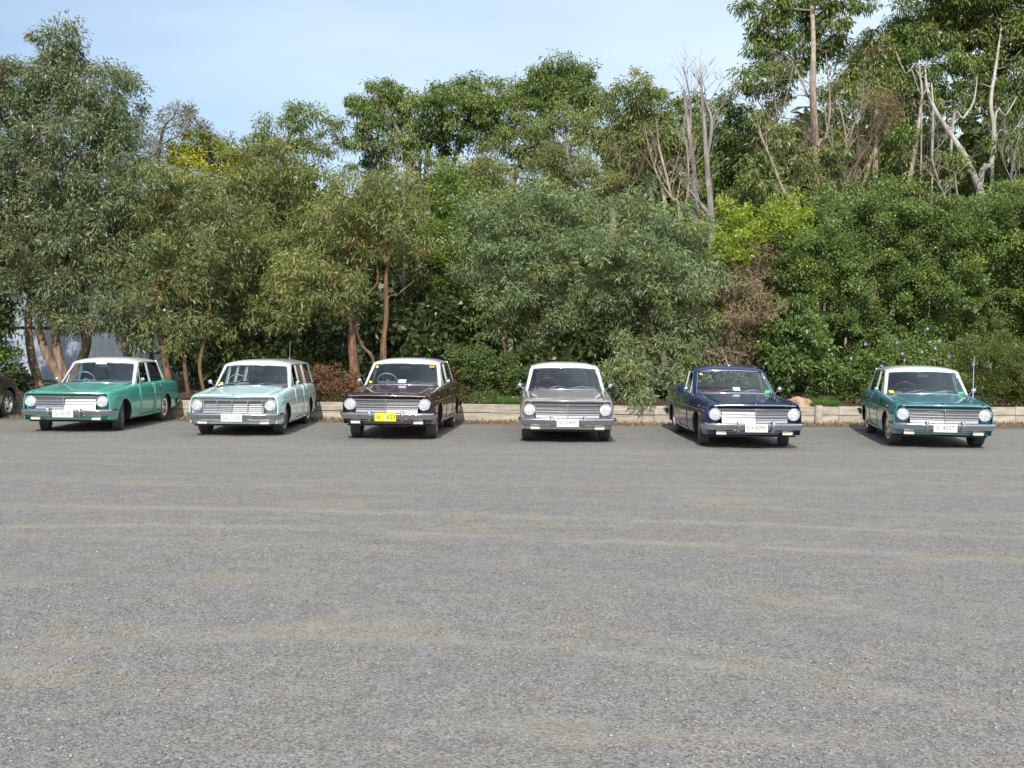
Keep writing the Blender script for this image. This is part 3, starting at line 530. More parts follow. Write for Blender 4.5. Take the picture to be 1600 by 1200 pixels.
# dead standing trees
def dead(label, Y, stems, bark='grey', nt_=5, name='dead_tree'):
    T0 = at(stems[0][0][0], stems[0][0][1], Y); root = empty(name, (T0.x, Y, .0), 0, label, 'tree', 'bare dead trees'); inv = Matrix.Translation(-root.location)
    for si, s_ in enumerate(stems):
        T = [(at(p[0], p[1], Y), p[2]) for p in s_]
        if si == 0: T.insert(0, (Vector((T[0][0].x, Y, 0)), T[0][1]*1.1))
        T = resample(T, 4); mb = MB(); mb.tube([inv @ p for p, r in T], [r for p, r in T], n=7, jit=.08); mb.build('trunk' if si == 0 else 'branch', BARK[bark], root, 50)
        for k in range(nt_+4):
            i = random.randrange(len(T)//4, len(T)-1); p, r = T[i]; L_ = random.uniform(.5, 1.5); q = p+Vector((random.uniform(-.8,.8), random.uniform(-.4,.4), random.uniform(.5,1.2)))*L_
            mb = MB(); pts = limb_points(p, q, 6, .12); r = min(r, .05); mb.tube([inv @ a for a in pts], [r*.42, r*.34, r*.27, r*.2, r*.13, r*.06], n=4)
            for z in range(4):
                c_ = pts[random.choice((1,2,3,4))]; e_ = c_+Vector((random.uniform(-.6,.6), random.uniform(-.3,.3), random.uniform(.2,.8)))*L_*.5
                mb.tube([inv @ a for a in limb_points(c_, e_, 4, .12)], [r*.2, r*.15, r*.1, r*.05], n=3, cap=False)
            mb.build('branch', BARK[bark], root)
    return root
dead('bare grey dead trunk, forked at its tip, against the sky', 33, [[(1112,380,.12),(1110,320,.10),(1104,250,.08),(1100,190,.055),(1094,120,.03)],[(1104,250,.06),(1112,190,.05),(1098,150,.03),(1096,118,.015)],[(1112,340,.07),(1096,320,.05),(1080,300,.035),(1066,290,.02)]])
dead('thin bare dead trunk bending left beside the forked dead one', 33.5, [[(1088,345,.09),(1086,290,.085),(1080,230,.07),(1072,170,.055),(1068,140,.03)],[(1080,200,.03),(1076,140,.025),(1066,103,.01)]], nt_=3)
dead('bare diagonal brown branches crossing below the tall gum crown', 35, [[(1335,345,.06),(1322,310,.055),(1300,255,.045),(1262,215,.03),(1235,190,.02)],[(1300,255,.05),(1250,235,.04),(1200,180,.03),(1180,150,.012)],[(1322,310,.06),(1340,255,.05),(1358,225,.03),(1362,200,.015)],[(1330,330,.06),(1300,290,.05),(1240,250,.035),(1190,200,.015)]], 'brown', 8)
for lb, st_, bk in (('thin grey bare branches fanning left of the tall trunk', [[(1245,330,.04),(1228,260,.032),(1215,190,.025),(1208,120,.012)],[(1228,260,.02),(1205,225,.015),(1180,205,.006)],[(1215,190,.018),(1232,140,.012),(1240,95,.005)],[(1240,300,.02),(1262,250,.015),(1258,205,.006)]], 'grey'),
  ('thin pale bare branches between the tall trunk and the ochre one', [[(1325,335,.045),(1318,270,.035),(1322,215,.028),(1308,150,.014)],[(1318,270,.025),(1295,215,.018),(1288,165,.007)],[(1322,215,.02),(1345,170,.014),(1350,120,.006)],[(1324,300,.025),(1352,262,.016),(1368,240,.006)],[(1322,240,.02),(1338,215,.014),(1352,212,.006)]], 'ochre'),
  ('thin pale bare branches just left of the white fork', [[(1475,335,.04),(1468,290,.032),(1455,240,.025),(1462,190,.012)],[(1468,290,.02),(1445,262,.014),(1432,258,.006)],[(1455,240,.018),(1478,215,.012),(1492,170,.005)]], 'grey'),
  ('thin grey bare branches at the frame edge right of the white fork', [[(1592,335,.04),(1580,280,.03),(1588,230,.022),(1602,180,.010)],[(1580,280,.02),(1566,245,.014),(1572,205,.006)],[(1588,230,.016),(1570,200,.010),(1578,160,.005)]], 'grey'),
  ('thin grey bare branches at the foot of the weeping gum', [[(985,345,.045),(980,300,.035),(968,255,.02),(972,215,.01)],[(980,300,.03),(1000,270,.02),(1012,225,.008)],[(982,320,.03),(950,290,.02),(935,265,.01)]], 'brown')):
    dead(lb, 35.2, st_, bk, 7, 'bare_sapling')
dead('pale leaning dead stem over the lime tree top', 33, [[(1250,350,.055),(1225,300,.045),(1205,250,.035),(1190,215,.035),(1186,198,.02)]], 'ochre', 4)
dead('bare orange twigs rising above the silver-green tree', 33, [[(1062,345,.05),(1050,310,.045),(1040,270,.04),(1030,230,.03),(1026,195,.012)],[(1050,310,.035),(1030,280,.03),(1016,240,.02),(1006,190,.01)],[(1062,345,.04),(1075,300,.035),(1074,240,.025),(1066,200,.01)]], 'ochre', 5)
dead('short broken pale stub above the sparse brownish tree', 29, [[(632,300,.035),(627,285,.03),(620,272,.02)],[(627,285,.02),(618,278,.012)]], 'ochre', 1)
dead('spiky grey dead branches behind the skyline gums', 44, [[(900,330,.10),(895,280,.09),(885,230,.07),(880,190,.03)],[(895,280,.05),(905,230,.04),(912,190,.02)],[(898,300,.05),(870,250,.04),(860,210,.015)]], 'grey', 7)
# far wood: one mass low behind everything
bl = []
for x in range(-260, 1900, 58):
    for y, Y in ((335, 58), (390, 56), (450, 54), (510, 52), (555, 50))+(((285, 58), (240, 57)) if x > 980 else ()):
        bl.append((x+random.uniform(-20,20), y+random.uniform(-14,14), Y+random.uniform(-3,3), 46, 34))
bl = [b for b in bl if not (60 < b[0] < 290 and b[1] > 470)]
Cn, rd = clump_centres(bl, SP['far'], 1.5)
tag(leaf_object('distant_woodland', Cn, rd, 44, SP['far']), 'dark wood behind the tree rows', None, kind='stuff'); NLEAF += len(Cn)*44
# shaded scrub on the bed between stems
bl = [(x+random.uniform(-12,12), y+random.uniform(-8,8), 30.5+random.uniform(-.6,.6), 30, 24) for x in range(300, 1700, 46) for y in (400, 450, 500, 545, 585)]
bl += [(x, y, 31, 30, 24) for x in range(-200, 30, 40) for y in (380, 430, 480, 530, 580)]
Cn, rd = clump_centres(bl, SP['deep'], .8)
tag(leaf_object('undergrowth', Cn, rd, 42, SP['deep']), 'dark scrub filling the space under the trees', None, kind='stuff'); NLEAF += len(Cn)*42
print('LEAVES', NLEAF)
# purple flowers
fl = MB(); pe = M['petal'] = mat('purple_petal', (.34,.26,.55), .6, noise=.2)
base_o = Vector(fb.location); fme = None
for (x, y) in ((1352,537),(1401,535),(1449,514),(1410,552),(1441,550),(1453,534),(1467,532),(1461,544),(1378,571),(1413,562),(1330,560),(1460,563),(1484,556)):
    c = at(x, y, 25.55)
    if fme is None:
        q = MB()
        for k in range(5):
            a = k*2*math.pi/5; d = Vector((math.cos(a), -.3, math.sin(a))); u = Vector((-math.sin(a), 0, math.cos(a)))
            q.add([Vector((0,0,0)), d*.035+u*.022, d*.062, d*.035-u*.022], [(0,1,2,3)])
        fme = q.mesh('flower'); fme.materials.append(pe)
    o = bpy.data.objects.new('flower', fme); COL.objects.link(o); o.parent = fb; o.location = c-base_o; o.rotation_euler = (random.uniform(-.4,.4), random.uniform(0,6), random.uniform(-.6,.6))
    s = random.uniform(.45, .85); o.scale = (s, s, s)

# ------------------------------------------------------------------ garden bed, sleeper wall, rock
WL = [(-19.0, 26.1), (-8.0, 25.0), (3.2, 24.32), (14.0, 25.7), (20, 26.3)]
def wy(x):
    return float(np.interp(x, [a for a, b in WL], [b for a, b in WL]))
g = MB(); rows = []
for k, (dy, dz) in enumerate(((.10, .34), (.8, .36), (2.2, .42), (5, .55), (12, .5), (40, .3), (140, .3))):
    rows.append([(x, wy(min(19.9, max(-18.9, x)))+dy, dz+.04*math.sin(x*1.7+k)) for x in np.linspace(-80, 80, 161)])
g.grid(rows); tag(g.build('garden_bed_soil', M['soil'], smooth=60), 'dark soil of the raised bed under the trees', None, kind='structure')
wall = empty('sleeper_wall', (0, 24.5, 0), 0, 'low retaining wall of two stacked pale timber sleepers behind the parked cars', 'retaining wall')
pl = {}
def plank_mesh(L, H):
    b = bmesh.new(); bmesh.ops.create_cube(b, size=1); bmesh.ops.scale(b, verts=b.verts, vec=(L-.008, .075, H-.008)); bmesh.ops.bevel(b, geom=b.edges[:], offset=.007, segments=1, affect='EDGES')
    me = bpy.data.meshes.new('plank'); b.to_mesh(me); b.free(); return me
for seg in range(len(WL)-1):
    (x0, y0), (x1, y1) = WL[seg], WL[seg+1]; Ls = math.hypot(x1-x0, y1-y0); n = max(1, round(Ls/2.4)); L = Ls/n; ang = math.atan2(y1-y0, x1-x0)
    for r, z in enumerate((.10, .305)):
        sh = L*.0
        me1, me2 = plank_mesh(L, .20), plank_mesh(L, .205)
        me1.materials.append(M['sleeper']); me2.materials.append(M['sleeper2'])
        for i in range(n):
            t = (i+.5)/n
            o = bpy.data.objects.new('plank', (me1, me2)[(i+r) % 2]); COL.objects.link(o); o.parent = wall
            o.location = (x0+(x1-x0)*t, y0+(y1-y0)*t-24.5+random.uniform(-.008,.008), z-.01+random.uniform(-.004,.004)); o.rotation_euler = (random.uniform(-.01,.01), random.uniform(-.003,.003), ang)
for (x, rr) in ((7.02, .085), (-2.6, .05), (-12.5, .07)):
    mb = MB(); zz = .425 if rr > .06 else .40
    if rr > .06: mb.lathe([(-.05,0),(-.05,rr),(zz-.01,rr),(zz,rr*.9),(zz,0)], 14, 'z')
    else: mb.box((0, 0, .19), (.07, .06, .40))
    p = mb.build('post', M['post'], wall, 40); p.location = (x, wy(x)-24.5-.04-rr, 0)
# low rock
b = bmesh.new(); bmesh.ops.create_icosphere(b, subdivisions=4, radius=1)
for v in b.verts:
    n = v.co.normalized(); k = 1+.10*math.sin(n.x*4+1)+.08*math.sin(n.y*6+n.z*4)+.05*math.sin(n.x*11+n.z*9)+.02*math.sin(n.x*31+n.y*27); v.co = Vector((n.x*.46*k, n.y*.3*k, n.z*.26*k))
me = bpy.data.meshes.new('rock'); b.to_mesh(me); b.free(); o = link('rock', me, M['rock'], None, 80)
c = at(1244, 636, 25.2); o.scale = (1.0, 1.1, 1.08); o.location = (c.x, 25.2, c.z-.06); tag(o, 'rounded orange-pink rock on top of the wall beside the blue utility', 'rock')
# bark litter at the foot of the wall, ground cover grass on the bed
n = 5200; X = rng.uniform(-12, 15, n); Cn = np.stack([X, np.array([wy(x) for x in X])-.05-.95*rng.random(n)**1.6, np.full(n, .012)], -1)
lsp = dict(L=.07, W=.022, droop=0, rnd=1, face=3, nr=.4, flat=.03, c1=(.16,.09,.05), c2=(.42,.31,.20))
tag(leaf_object('leaf_litter', Cn, np.full(n, .08), 3, lsp, None, LEAFD), 'fallen brown gum leaves along the foot of the wall', None, kind='stuff')
n = 1500; X = rng.uniform(-14, 16, n); Cn = np.stack([X, np.array([wy(x) for x in X])+.2+1.6*rng.random(n), np.full(n, .40)], -1)
tag(leaf_object('bed_litter', Cn, np.full(n, .25), 16, dict(L=.10, W=.02, droop=0, rnd=1, face=2, nr=.4, flat=.15, c1=(.07,.045,.03), c2=(.20,.14,.09)), None, LEAFD), 'dry leaf mulch covering the raised bed', None, kind='stuff')
def tufts(x0, x1, y0, y1, n, h, name, lab):
    X = rng.uniform(x0, x1, n); Cn = np.stack([X, np.array([wy(x) for x in X])+rng.uniform(y0, y1, n), np.full(n, .36)], -1)
    tag(leaf_object(name, Cn, np.full(n, .09), 26, dict(L=h, W=.012, droop=-1.1, rnd=.6, face=.2, flat=.3, c1=(.06,.13,.02), c2=(.13,.24,.045)), None, LEAFG), lab, None, kind='stuff')
c = at(1240, 625, 25.4).x
tufts(c-.6, c+1.0, .2, 1.0, 150, .16, 'bed_grass', 'bright green grass on the bed behind the orange rock')
c = at(790, 625, 25.2).x
tufts(c-.5, c+.4, .12, .9, 90, .16, 'bed_grass', 'bright green grass on the bed left of the grey sedan')
c = at(560, 600, 25.4).x
tufts(c-2.2, c+.2, .5, 2.4, 70, .22, 'bed_grass', 'scattered green tufts behind the dead brown bush')

# ------------------------------------------------------------------ shed and wire fence
c0 = at(-60, 560, 33.5); c1 = at(125, 560, 33.5)
shed = empty('steel_shed', ((c0.x+c1.x)/2, 34, .2), 0, 'blue-grey corrugated steel shed half hidden behind the tall gum', 'shed')
def corr(x0, x1, z0, z1, y, pitch=.10, amp=.018):
    n = int((x1-x0)/pitch*4); rows = [[], []]
    for i in range(n+1):
        x = x0+(x1-x0)*i/n; k = (0, amp, amp, 0)[i % 4]
        rows[0].append((x, y-k, z0)); rows[1].append((x, y-k, z1))
    return rows
ox = shed.location.x; za = at(150, 512, 33.5).z-.2; zt = at(150, 448, 33.5).z-.2
for i in range(4):
    x0 = c0.x-ox-1+i*1.55; mb = MB(); mb.grid(corr(x0, x0+1.54, za+.02, zt, -.5)); mb.build('wall_panel', M['shed'], shed, thick=.01)
xd0, xd1 = at(128, 540, 33.4).x-ox, at(197, 540, 33.4).x-ox
mb = MB(); mb.grid(corr(xd0, xd1, -.2, za-.08, -.47, .13, .02)); mb.build('roller_door', M['shed_white'], shed, thick=.01)
mb = MB(); mb.grid(corr(xd1+.06, xd1+.25, -.2, za-.08, -.5)); mb.grid(corr(c0.x-ox-1, xd0-.06, -.2, za-.08, -.5)); mb.build('wall_panel', M['shed'], shed, thick=.01)
mb = MB(); mb.box(((xd0+xd1)/2, -.49, za-.03), (xd1-xd0+.3, .08, .09)); mb.build('lintel', M['shed_dark'], shed)
mb = MB(); mb.box((0, 1.3, zt+.03), (c1.x-c0.x+3.2, 4.0, .08)); mb.build('roof', M['shed'], shed)
mb = MB(); mb.box((0, 3.2, zt/2), (c1.x-c0.x+2.6, .08, zt)); mb.box((-(c1.x-c0.x)/2-1.3, 1.4, zt/2), (.08, 3.6, zt)); mb.box(((c1.x-c0.x)/2+1.3, 1.4, zt/2), (.08, 3.6, zt)); mb.build('wall', M['shed'], shed)
fx0, fx1, FY = at(470, 560, 29.2).x, at(720, 560, 29.2).x, 29.2
fence = empty('wire_fence', ((fx0+fx1)/2, FY, .45), 0, 'green chain-link wire fence glimpsed behind the dead brown bush', 'fence')
fw = fx1-fx0; mb = MB(); H = 1.5; st = .075
k = -H
while k < fw:
    for sgn in (1, -1):
        a0, a1 = k, k+H; q0, q1 = max(0, a0), min(fw, a1)
        if q1 <= q0: continue
        za_, zb_ = (q0-a0), (q1-a0)
        if sgn < 0: za_, zb_ = H-za_, H-zb_
        mb.tube([(q0-fw/2, .004*sgn, za_), (q1-fw/2, .004*sgn, zb_)], .0045, n=3, cap=False)
    k += st
mb.build('wire_mesh', M['fence'], fence)['kind'] = 'stuff'
for x in (535,): pass
for px_ in (536, 610, 700):
    mb = MB(); mb.tube([(at(px_, 560, FY).x-fence.location.x, -.04, -.2), (at(px_, 560, FY).x-fence.location.x, -.04, 1.62)], .03, n=8); mb.build('post', M['fence_post'], fence, 40)
for z in (.03, 1.5):
    mb = MB(); mb.tube([(-fw/2, -.02, z), (fw/2, -.02, z)], .014, n=6); mb.build('rail', M['fence_post'], fence, 40)

# ------------------------------------------------------------------ cars
def cur(pts):
    xs_ = [p[0] for p in pts]; vs = [p[1] for p in pts]
    def f(x):
        if x <= xs_[0]: return vs[0]
        if x >= xs_[-1]: return vs[-1]
        i = max(j for j in range(len(xs_)) if xs_[j] <= x); i = min(i, len(xs_)-2)
        h = xs_[i+1]-xs_[i]; t = (x-xs_[i])/h
        m0 = (vs[i+1]-vs[i-1])/(xs_[i+1]-xs_[i-1]) if i > 0 else (vs[i+1]-vs[i])/h
        m1 = (vs[i+2]-vs[i])/(xs_[i+2]-xs_[i]) if i+2 < len(xs_) else (vs[i+1]-vs[i])/h
        return (2*t**3-3*t**2+1)*vs[i]+(t**3-2*t**2+t)*h*m0+(-2*t**3+3*t**2)*vs[i+1]+(t**3-t**2)*h*m1
    return f
CLASSIC = dict(
    w=cur([(-2.24,.815),(-2.05,.842),(-1.5,.86),(0,.866),(1.2,.858),(1.9,.84),(2.24,.80)]),
    b=cur([(-2.24,.30),(-1.8,.26),(-1,.245),(.8,.245),(1.7,.29),(2.24,.35)]),
    s=cur([(-2.24,.800),(-2.1,.825),(-1.5,.862),(-.8,.905),(0,.925),(1.0,.925),(1.7,.915),(2.24,.885)]),
    c=cur([(-2.24,.795),(-2.12,.835),(-1.5,.895),(-.9,.945),(-.7,.95),(1.4,.95),(1.7,.94),(2.24,.895)]),
    ax=(-1.45, 1.22), ar=(.365, .345), az=.305, y0=-2.24, y1=2.24, cowl=-.84, deck=1.56, vee=.10, bx=.645)
MODERN = dict(
    w=cur([(-2.2,.62),(-2.05,.76),(-1.8,.85),(-1.3,.885),(0,.89),(1.5,.88),(2.2,.78)]),
    b=cur([(-2.2,.25),(-1.8,.20),(0,.20),(1.8,.24),(2.2,.3)]),
    s=cur([(-2.2,.60),(-2.05,.68),(-1.8,.79),(-1.4,.90),(-.9,.98),(0,1.0),(1.2,1.03),(2.2,.98)]),
    c=cur([(-2.2,.62),(-2.05,.72),(-1.8,.84),(-1.4,.95),(-.9,1.04),(1.4,1.08),(2.2,1.02)]),
    ax=(-1.38, 1.28), ar=(.365, .365), az=.32, y0=-2.2, y1=2.2, cowl=-.84, deck=1.56, vee=.10, bx=.66)
def body_grid(D, kind):
    st = set(np.round(np.linspace(D['y0'], D['y1'], 34), 4).tolist())
    for a, r in zip(D['ax'], D['ar']):
        st = {y for y in st if not (a-r-.03 < y < a+r+.03)}
        st |= {round(a+r*math.cos(t), 4) for t in np.linspace(0, math.pi, 15)}
        st |= {round(a-r-.004, 4), round(a+r+.004, 4)}
    for y in (D['cowl'], D['deck'], -.60, .32, .34, D['y0']+.03, D['y0']+.07, D['y1']-.03): st.add(round(y, 4))
    ys_ = sorted(st); T = (0, 0, .06, .16, .30, .45, .60, .72, .80, .88, .94, .975, 1.0); rows = []
    for y in ys_:
        w_, b_, s_, c_ = D['w'](y), D['b'](y), D['s'](y), D['c'](y)
        if kind == 'ute': s_ += .085*min(1, max(0, (y-.45)/.15)); c_ = max(c_, s_) if y > .4 else c_
        for a, r in zip(D['ax'], D['ar']):
            if abs(y-a) <= r+1e-4: b_ = max(b_, D['az']+math.sqrt(max(0, r*r-(y-a)**2)))
        row = []
        for j, t in enumerate(T):
            z = b_+(s_-b_)*t
            off = float(np.interp(z, [.22,.30,.42,.55,.69,.71,s_-.10,s_-.035,s_-.01,s_], [.06,.025,.006,0,.004,.016,.022,.036,.052,.075]))
            x = w_-off-(.14 if j == 0 else 0)
            row.append([x, y, z])
        xs_ = row[-1][0]
        for fx in (.955,.90, D['bx']/xs_+.006, D['bx']/xs_-.006, .62, .42, .2, 0):
            x = xs_*fx; k = fx
            z = c_-(c_-s_)*(k**2.4) if fx < D['bx']/xs_ else s_+(.012 if fx < .98 else .005)+(c_-s_)*(1-k)*.5
            row.append([x, y, z])
        ff = min(1, max(0, (D['y0']+.42-y)/.42)); rr_ = min(1, max(0, (y-D['y1']+.3)/.3))
        for p in row:
            u = abs(p[0])/.85
            p[1] += ff*ff*(-D['vee']*(1-u)+.05*max(0, u-.78)/.22*1.0)+rr_*rr_*(.03*(1-u*u))
        rows.append(row)
    return ys_, rows
NS = 13
def car_body(root, D, kind, pm, roofm):
    ys_, rows = body_grid(D, kind); n = len(ys_); nc = len(rows[0])
    cowl, deck = D['cowl'], (D['deck'] if kind == 'sedan' else (2.3 if kind == 'wagon' else .55))
    def cells(fn):
        return [(i, j) for i in range(n-1) for j in range(nc-1) if fn((ys_[i]+ys_[i+1])/2, j)]
    def emit(name, cs, sides=(1, -1), m=pm, thick=.012, label=None, merge=True):
        mb = MB()
        for s_ in sides:
            idx = {}; v = []; f = []
            for (i, j) in cs:
                q = []
                for (a, b) in ((i, j), (i, j+1), (i+1, j+1), (i+1, j)):
                    if (a, b) not in idx: idx[(a, b)] = len(v); p = rows[a][b]; v.append((p[0]*s_, p[1], p[2]))
                    q.append(idx[(a, b)])
                f.append(tuple(q) if s_ > 0 else tuple(q[::-1]))
            mb.add(v, f)
        me = mb.mesh(name); bm = bmesh.new(); bm.from_mesh(me); bmesh.ops.remove_doubles(bm, verts=bm.verts, dist=.0004); bmesh.ops.recalc_face_normals(bm, faces=bm.faces)
        # outward normals: face nearest +z or +x must look away from the car's axis
        ctr = Vector((0, 0, .5)); sg = sum((f_.calc_center_median()-Vector((0, f_.calc_center_median().y, .45))).dot(f_.normal)*f_.calc_area() for f_ in bm.faces)
        if sg < 0: bmesh.ops.reverse_faces(bm, faces=bm.faces)
        bm.to_mesh(me); bm.free()
        o = link(name, me, m, root, 42)
        if thick: md = o.modifiers.new('thickness', 'SOLIDIFY'); md.thickness = thick; md.offset = -1
        return o
    BC = nc-5
    bonnet = lambda y, j: j >= BC-1+0 and D['y0']+.05 < y < cowl and j != 15
    bonnet = lambda y, j: j >= 16 and D['y0']+.05 < y < cowl
    boot = lambda y, j: j >= 16 and deck+.02 < y < D['y1']-.03 and kind == 'sedan'
    seam = lambda y, j: j == 15 and (D['y0']+.05 < y < cowl or (kind == 'sedan' and deck+.02 < y < D['y1']-.03))
    openi = lambda y, j: j >= 14 and cowl < y < deck
    hole = lambda y, j: kind == 'ute' and j >= 14 and deck <= y < D['y1']-.06
    ra = D['ax'][1]-D['ar'][1]-.02
    fd = lambda y, j: 2 <= j <= 11 and -.60 < y < .32
    rd_ = lambda y, j: 2 <= j <= 11 and .34 < y < ra and kind != 'ute'
    emit('wheel_arch', cells(lambda y, j: j == 0), m=M['dark'], thick=0)
    emit('body', cells(lambda y, j: j > 0 and not (bonnet(y, j) or boot(y, j) or seam(y, j) or openi(y, j) or hole(y, j) or fd(y, j) or rd_(y, j))))
    emit('bonnet', cells(bonnet))
    if kind == 'sedan': emit('boot_lid', cells(boot))
    for s_ in (1, -1):
        for fn in ((fd, rd_) if kind != 'ute' else (fd,)):
            cs = cells(fn); d = emit('door', cs, (s_,))
            cx = sum(rows[i][6][1] for i, j in cs)/len(cs); cz = .58
            for v in d.data.vertices: v.co.y = cx+(v.co.y-cx)*.988; v.co.z = cz+(v.co.z-cz)*.985
            hy = .22 if fn is fd else .78
            mb = MB(); mb.tube([(s_*(.852), hy-.07, .832), (s_*.872, hy-.05, .835), (s_*.872, hy+.05, .835), (s_*.852, hy+.07, .832)], .009, n=6); mb.build('door_handle', M['chrome'], d, 50)
    # dark lining under the shut lines, and inner floor
    mb = MB(); inn = [[(x*.93, y, z-.03) for (x, y, z) in ((r[k][0]*s_, r[k][1], r[k][2]) for k in (13,)) for s_ in (1,)] for r in rows]
    mb.box((0, 0, .26), (1.5, 4.2, .02)); mb.box((.74, -.0, .52), (.02, 2.0, .5)); mb.box((-.74, 0, .52), (.02, 2.0, .5)); mb.box((0, -.92, .60), (1.46, .02, .62))
    mb.box((0, (deck if kind != 'wagon' else 2.1)-.06, .58), (1.46, .02, .60))
    mb.box((.66, -1.45, .50), (.02, .9, .5)); mb.box((-.66, -1.45, .50), (.02, .9, .5)); mb.box((.66, 1.22, .50), (.02, .9, .5)); mb.box((-.66, 1.22, .50), (.02, .9, .5))
    mb.build('cabin_floor', M['cabin'], root)
    # end panels
    for (iy, nm, back, vee) in ((3, 'front_panel', 0, 1), (n-2, 'rear_panel', 1, 0)):
        r = rows[iy]; mb = MB(); L_ = []
        for j in range(1, nc):
            x, y, z = r[j]; L_.append([(-x, y, z), (-x*.5, y+(-.02*vee)+0, z), (0, y-(D['vee']*.0), z), (x*.5, y-.02*vee, z), (x, y, z)])
        mb.grid(L_, flip=bool(back)); mb.build(nm, pm, root, 30)
    return rows, ys_
def fpt(x, z, y=-2.17, vee=.13):
    return (x, y-vee*(1-abs(x)/.85), z)
_cache = {}
def bits(key, fn):
    if key not in _cache: _cache[key] = fn()
    return _cache[key]
def put(name, me, parent, loc=(0,0,0), rot=(0,0,0), m=None, scale=None):
    o = bpy.data.objects.new(name, me); COL.objects.link(o); o.parent = parent; o.location = loc; o.rotation_euler = rot
    if scale: o.scale = scale
    return o
def mk(name, mb, m, smooth=45):
    me = mb.mesh(name); me.materials.append(m)
    if smooth: me.polygons.foreach_set('use_smooth', [True]*len(me.polygons)); me.set_sharp_from_angle(angle=R(smooth))
    return me
TR, TW = .312, .20
def tyre_mesh():
    h = TW/2; prof = [(-h*.8,.185),(-h*.98,.21),(-h,.255),(-h*.92,TR-.02),(-h*.78,TR-.005),(-h*.45,TR-.001),(-h*.42,TR-.008),(-h*.36,TR-.008),(-h*.33,TR),(-.006,TR),(-.003,TR-.008),(.003,TR-.008),(.006,TR),(h*.33,TR),(h*.36,TR-.008),(h*.42,TR-.008),(h*.45,TR-.001),(h*.78,TR-.005),(h*.92,TR-.02),(h,.255),(h*.98,.21),(h*.8,.185)]
    return mk('tyre', MB().lathe(prof, 36), M['rubber'], 35)
def rim_mesh(style):
    mb = MB(); h = TW/2*.8
    if style == 'mag':
        mb.lathe([(h+.012,.178),(h+.012,.192),(h-.005,.188),(h-.06,.160),(-h,.165),(-h,.185)], 30)
        for k in range(5):
            a = k*2*math.pi/5; rm = Matrix.Rotation(a, 3, 'X'); mb.box(rm @ Vector((h-.045,0,.10)), (.03,.052,.15), rm)
        mb.lathe([(h-.02,0),(h-.02,.04),(h-.04,.055),(h-.06,.06)], 20)
    else:
        mb.lathe([(h+.018,0),(h+.020,.03),(h+.012,.045),(h+.002,.085),(h-.018,.098),(h-.022,.125),(h+.0,.150),(h+.012,.178),(h+.012,.192),(h-.005,.190),(-h,.186)], 32)
    return mk('rim', mb, M['chrome'], 35)
def hub_back():
    return mk('brake_drum', MB().lathe([(-.06,0),(-.06,.16),(.0,.16),(.0,0)], 20), M['dark'])
def wheel(root, x, y, steer=0, style='cap', z=TR-.006):
    s_ = 1 if x > 0 else -1
    wroot = empty('wheel', (x, y, z), R(steer)+(0 if s_ > 0 else math.pi), parent=root)
    put('tyre', bits('tyre', tyre_mesh), wroot); put('rim', bits('rim'+style, lambda: rim_mesh(style)), wroot); put('brake_drum', bits('drum', hub_back), wroot)
def bumper(front=True, low=0):
    s_ = 1 if front else -1; path = []
    for x in (-.868,-.868,-.84,-.78,-.6,-.3,0,.3,.6,.78,.84,.868,.868):
        u = abs(x)/.868; yv = -2.345+.02*u*u if abs(x) < .79 else None
        path.append([x, yv, 0])
    ysd = [-1.93,-2.16,-2.25,-2.305,-2.335,-2.350,-2.356,-2.350,-2.335,-2.305,-2.25,-2.16,-1.93]
    prof = [(.06,.494),(.035,.502),(.010,.496),(-.004,.486),(-.008,.472),(-.006,.460),(.006,.43),(.020,.404),(.024,.392),(.034,.382),(.06,.378)]
    rows = []
    for k, (x, yv, _) in enumerate(path):
        t = Vector((path[min(k+1,12)][0]-path[max(k-1,0)][0], ysd[min(k+1,12)]-ysd[max(k-1,0)], 0)).normalized(); nrm = Vector((-t.y, t.x, 0))  # inward
        rows.append([((x+nrm.x*d), (ysd[k]+nrm.y*d)*s_, z) for d, z in prof])
    mb = MB(); mb.grid(rows); return mb
SEATS = {}
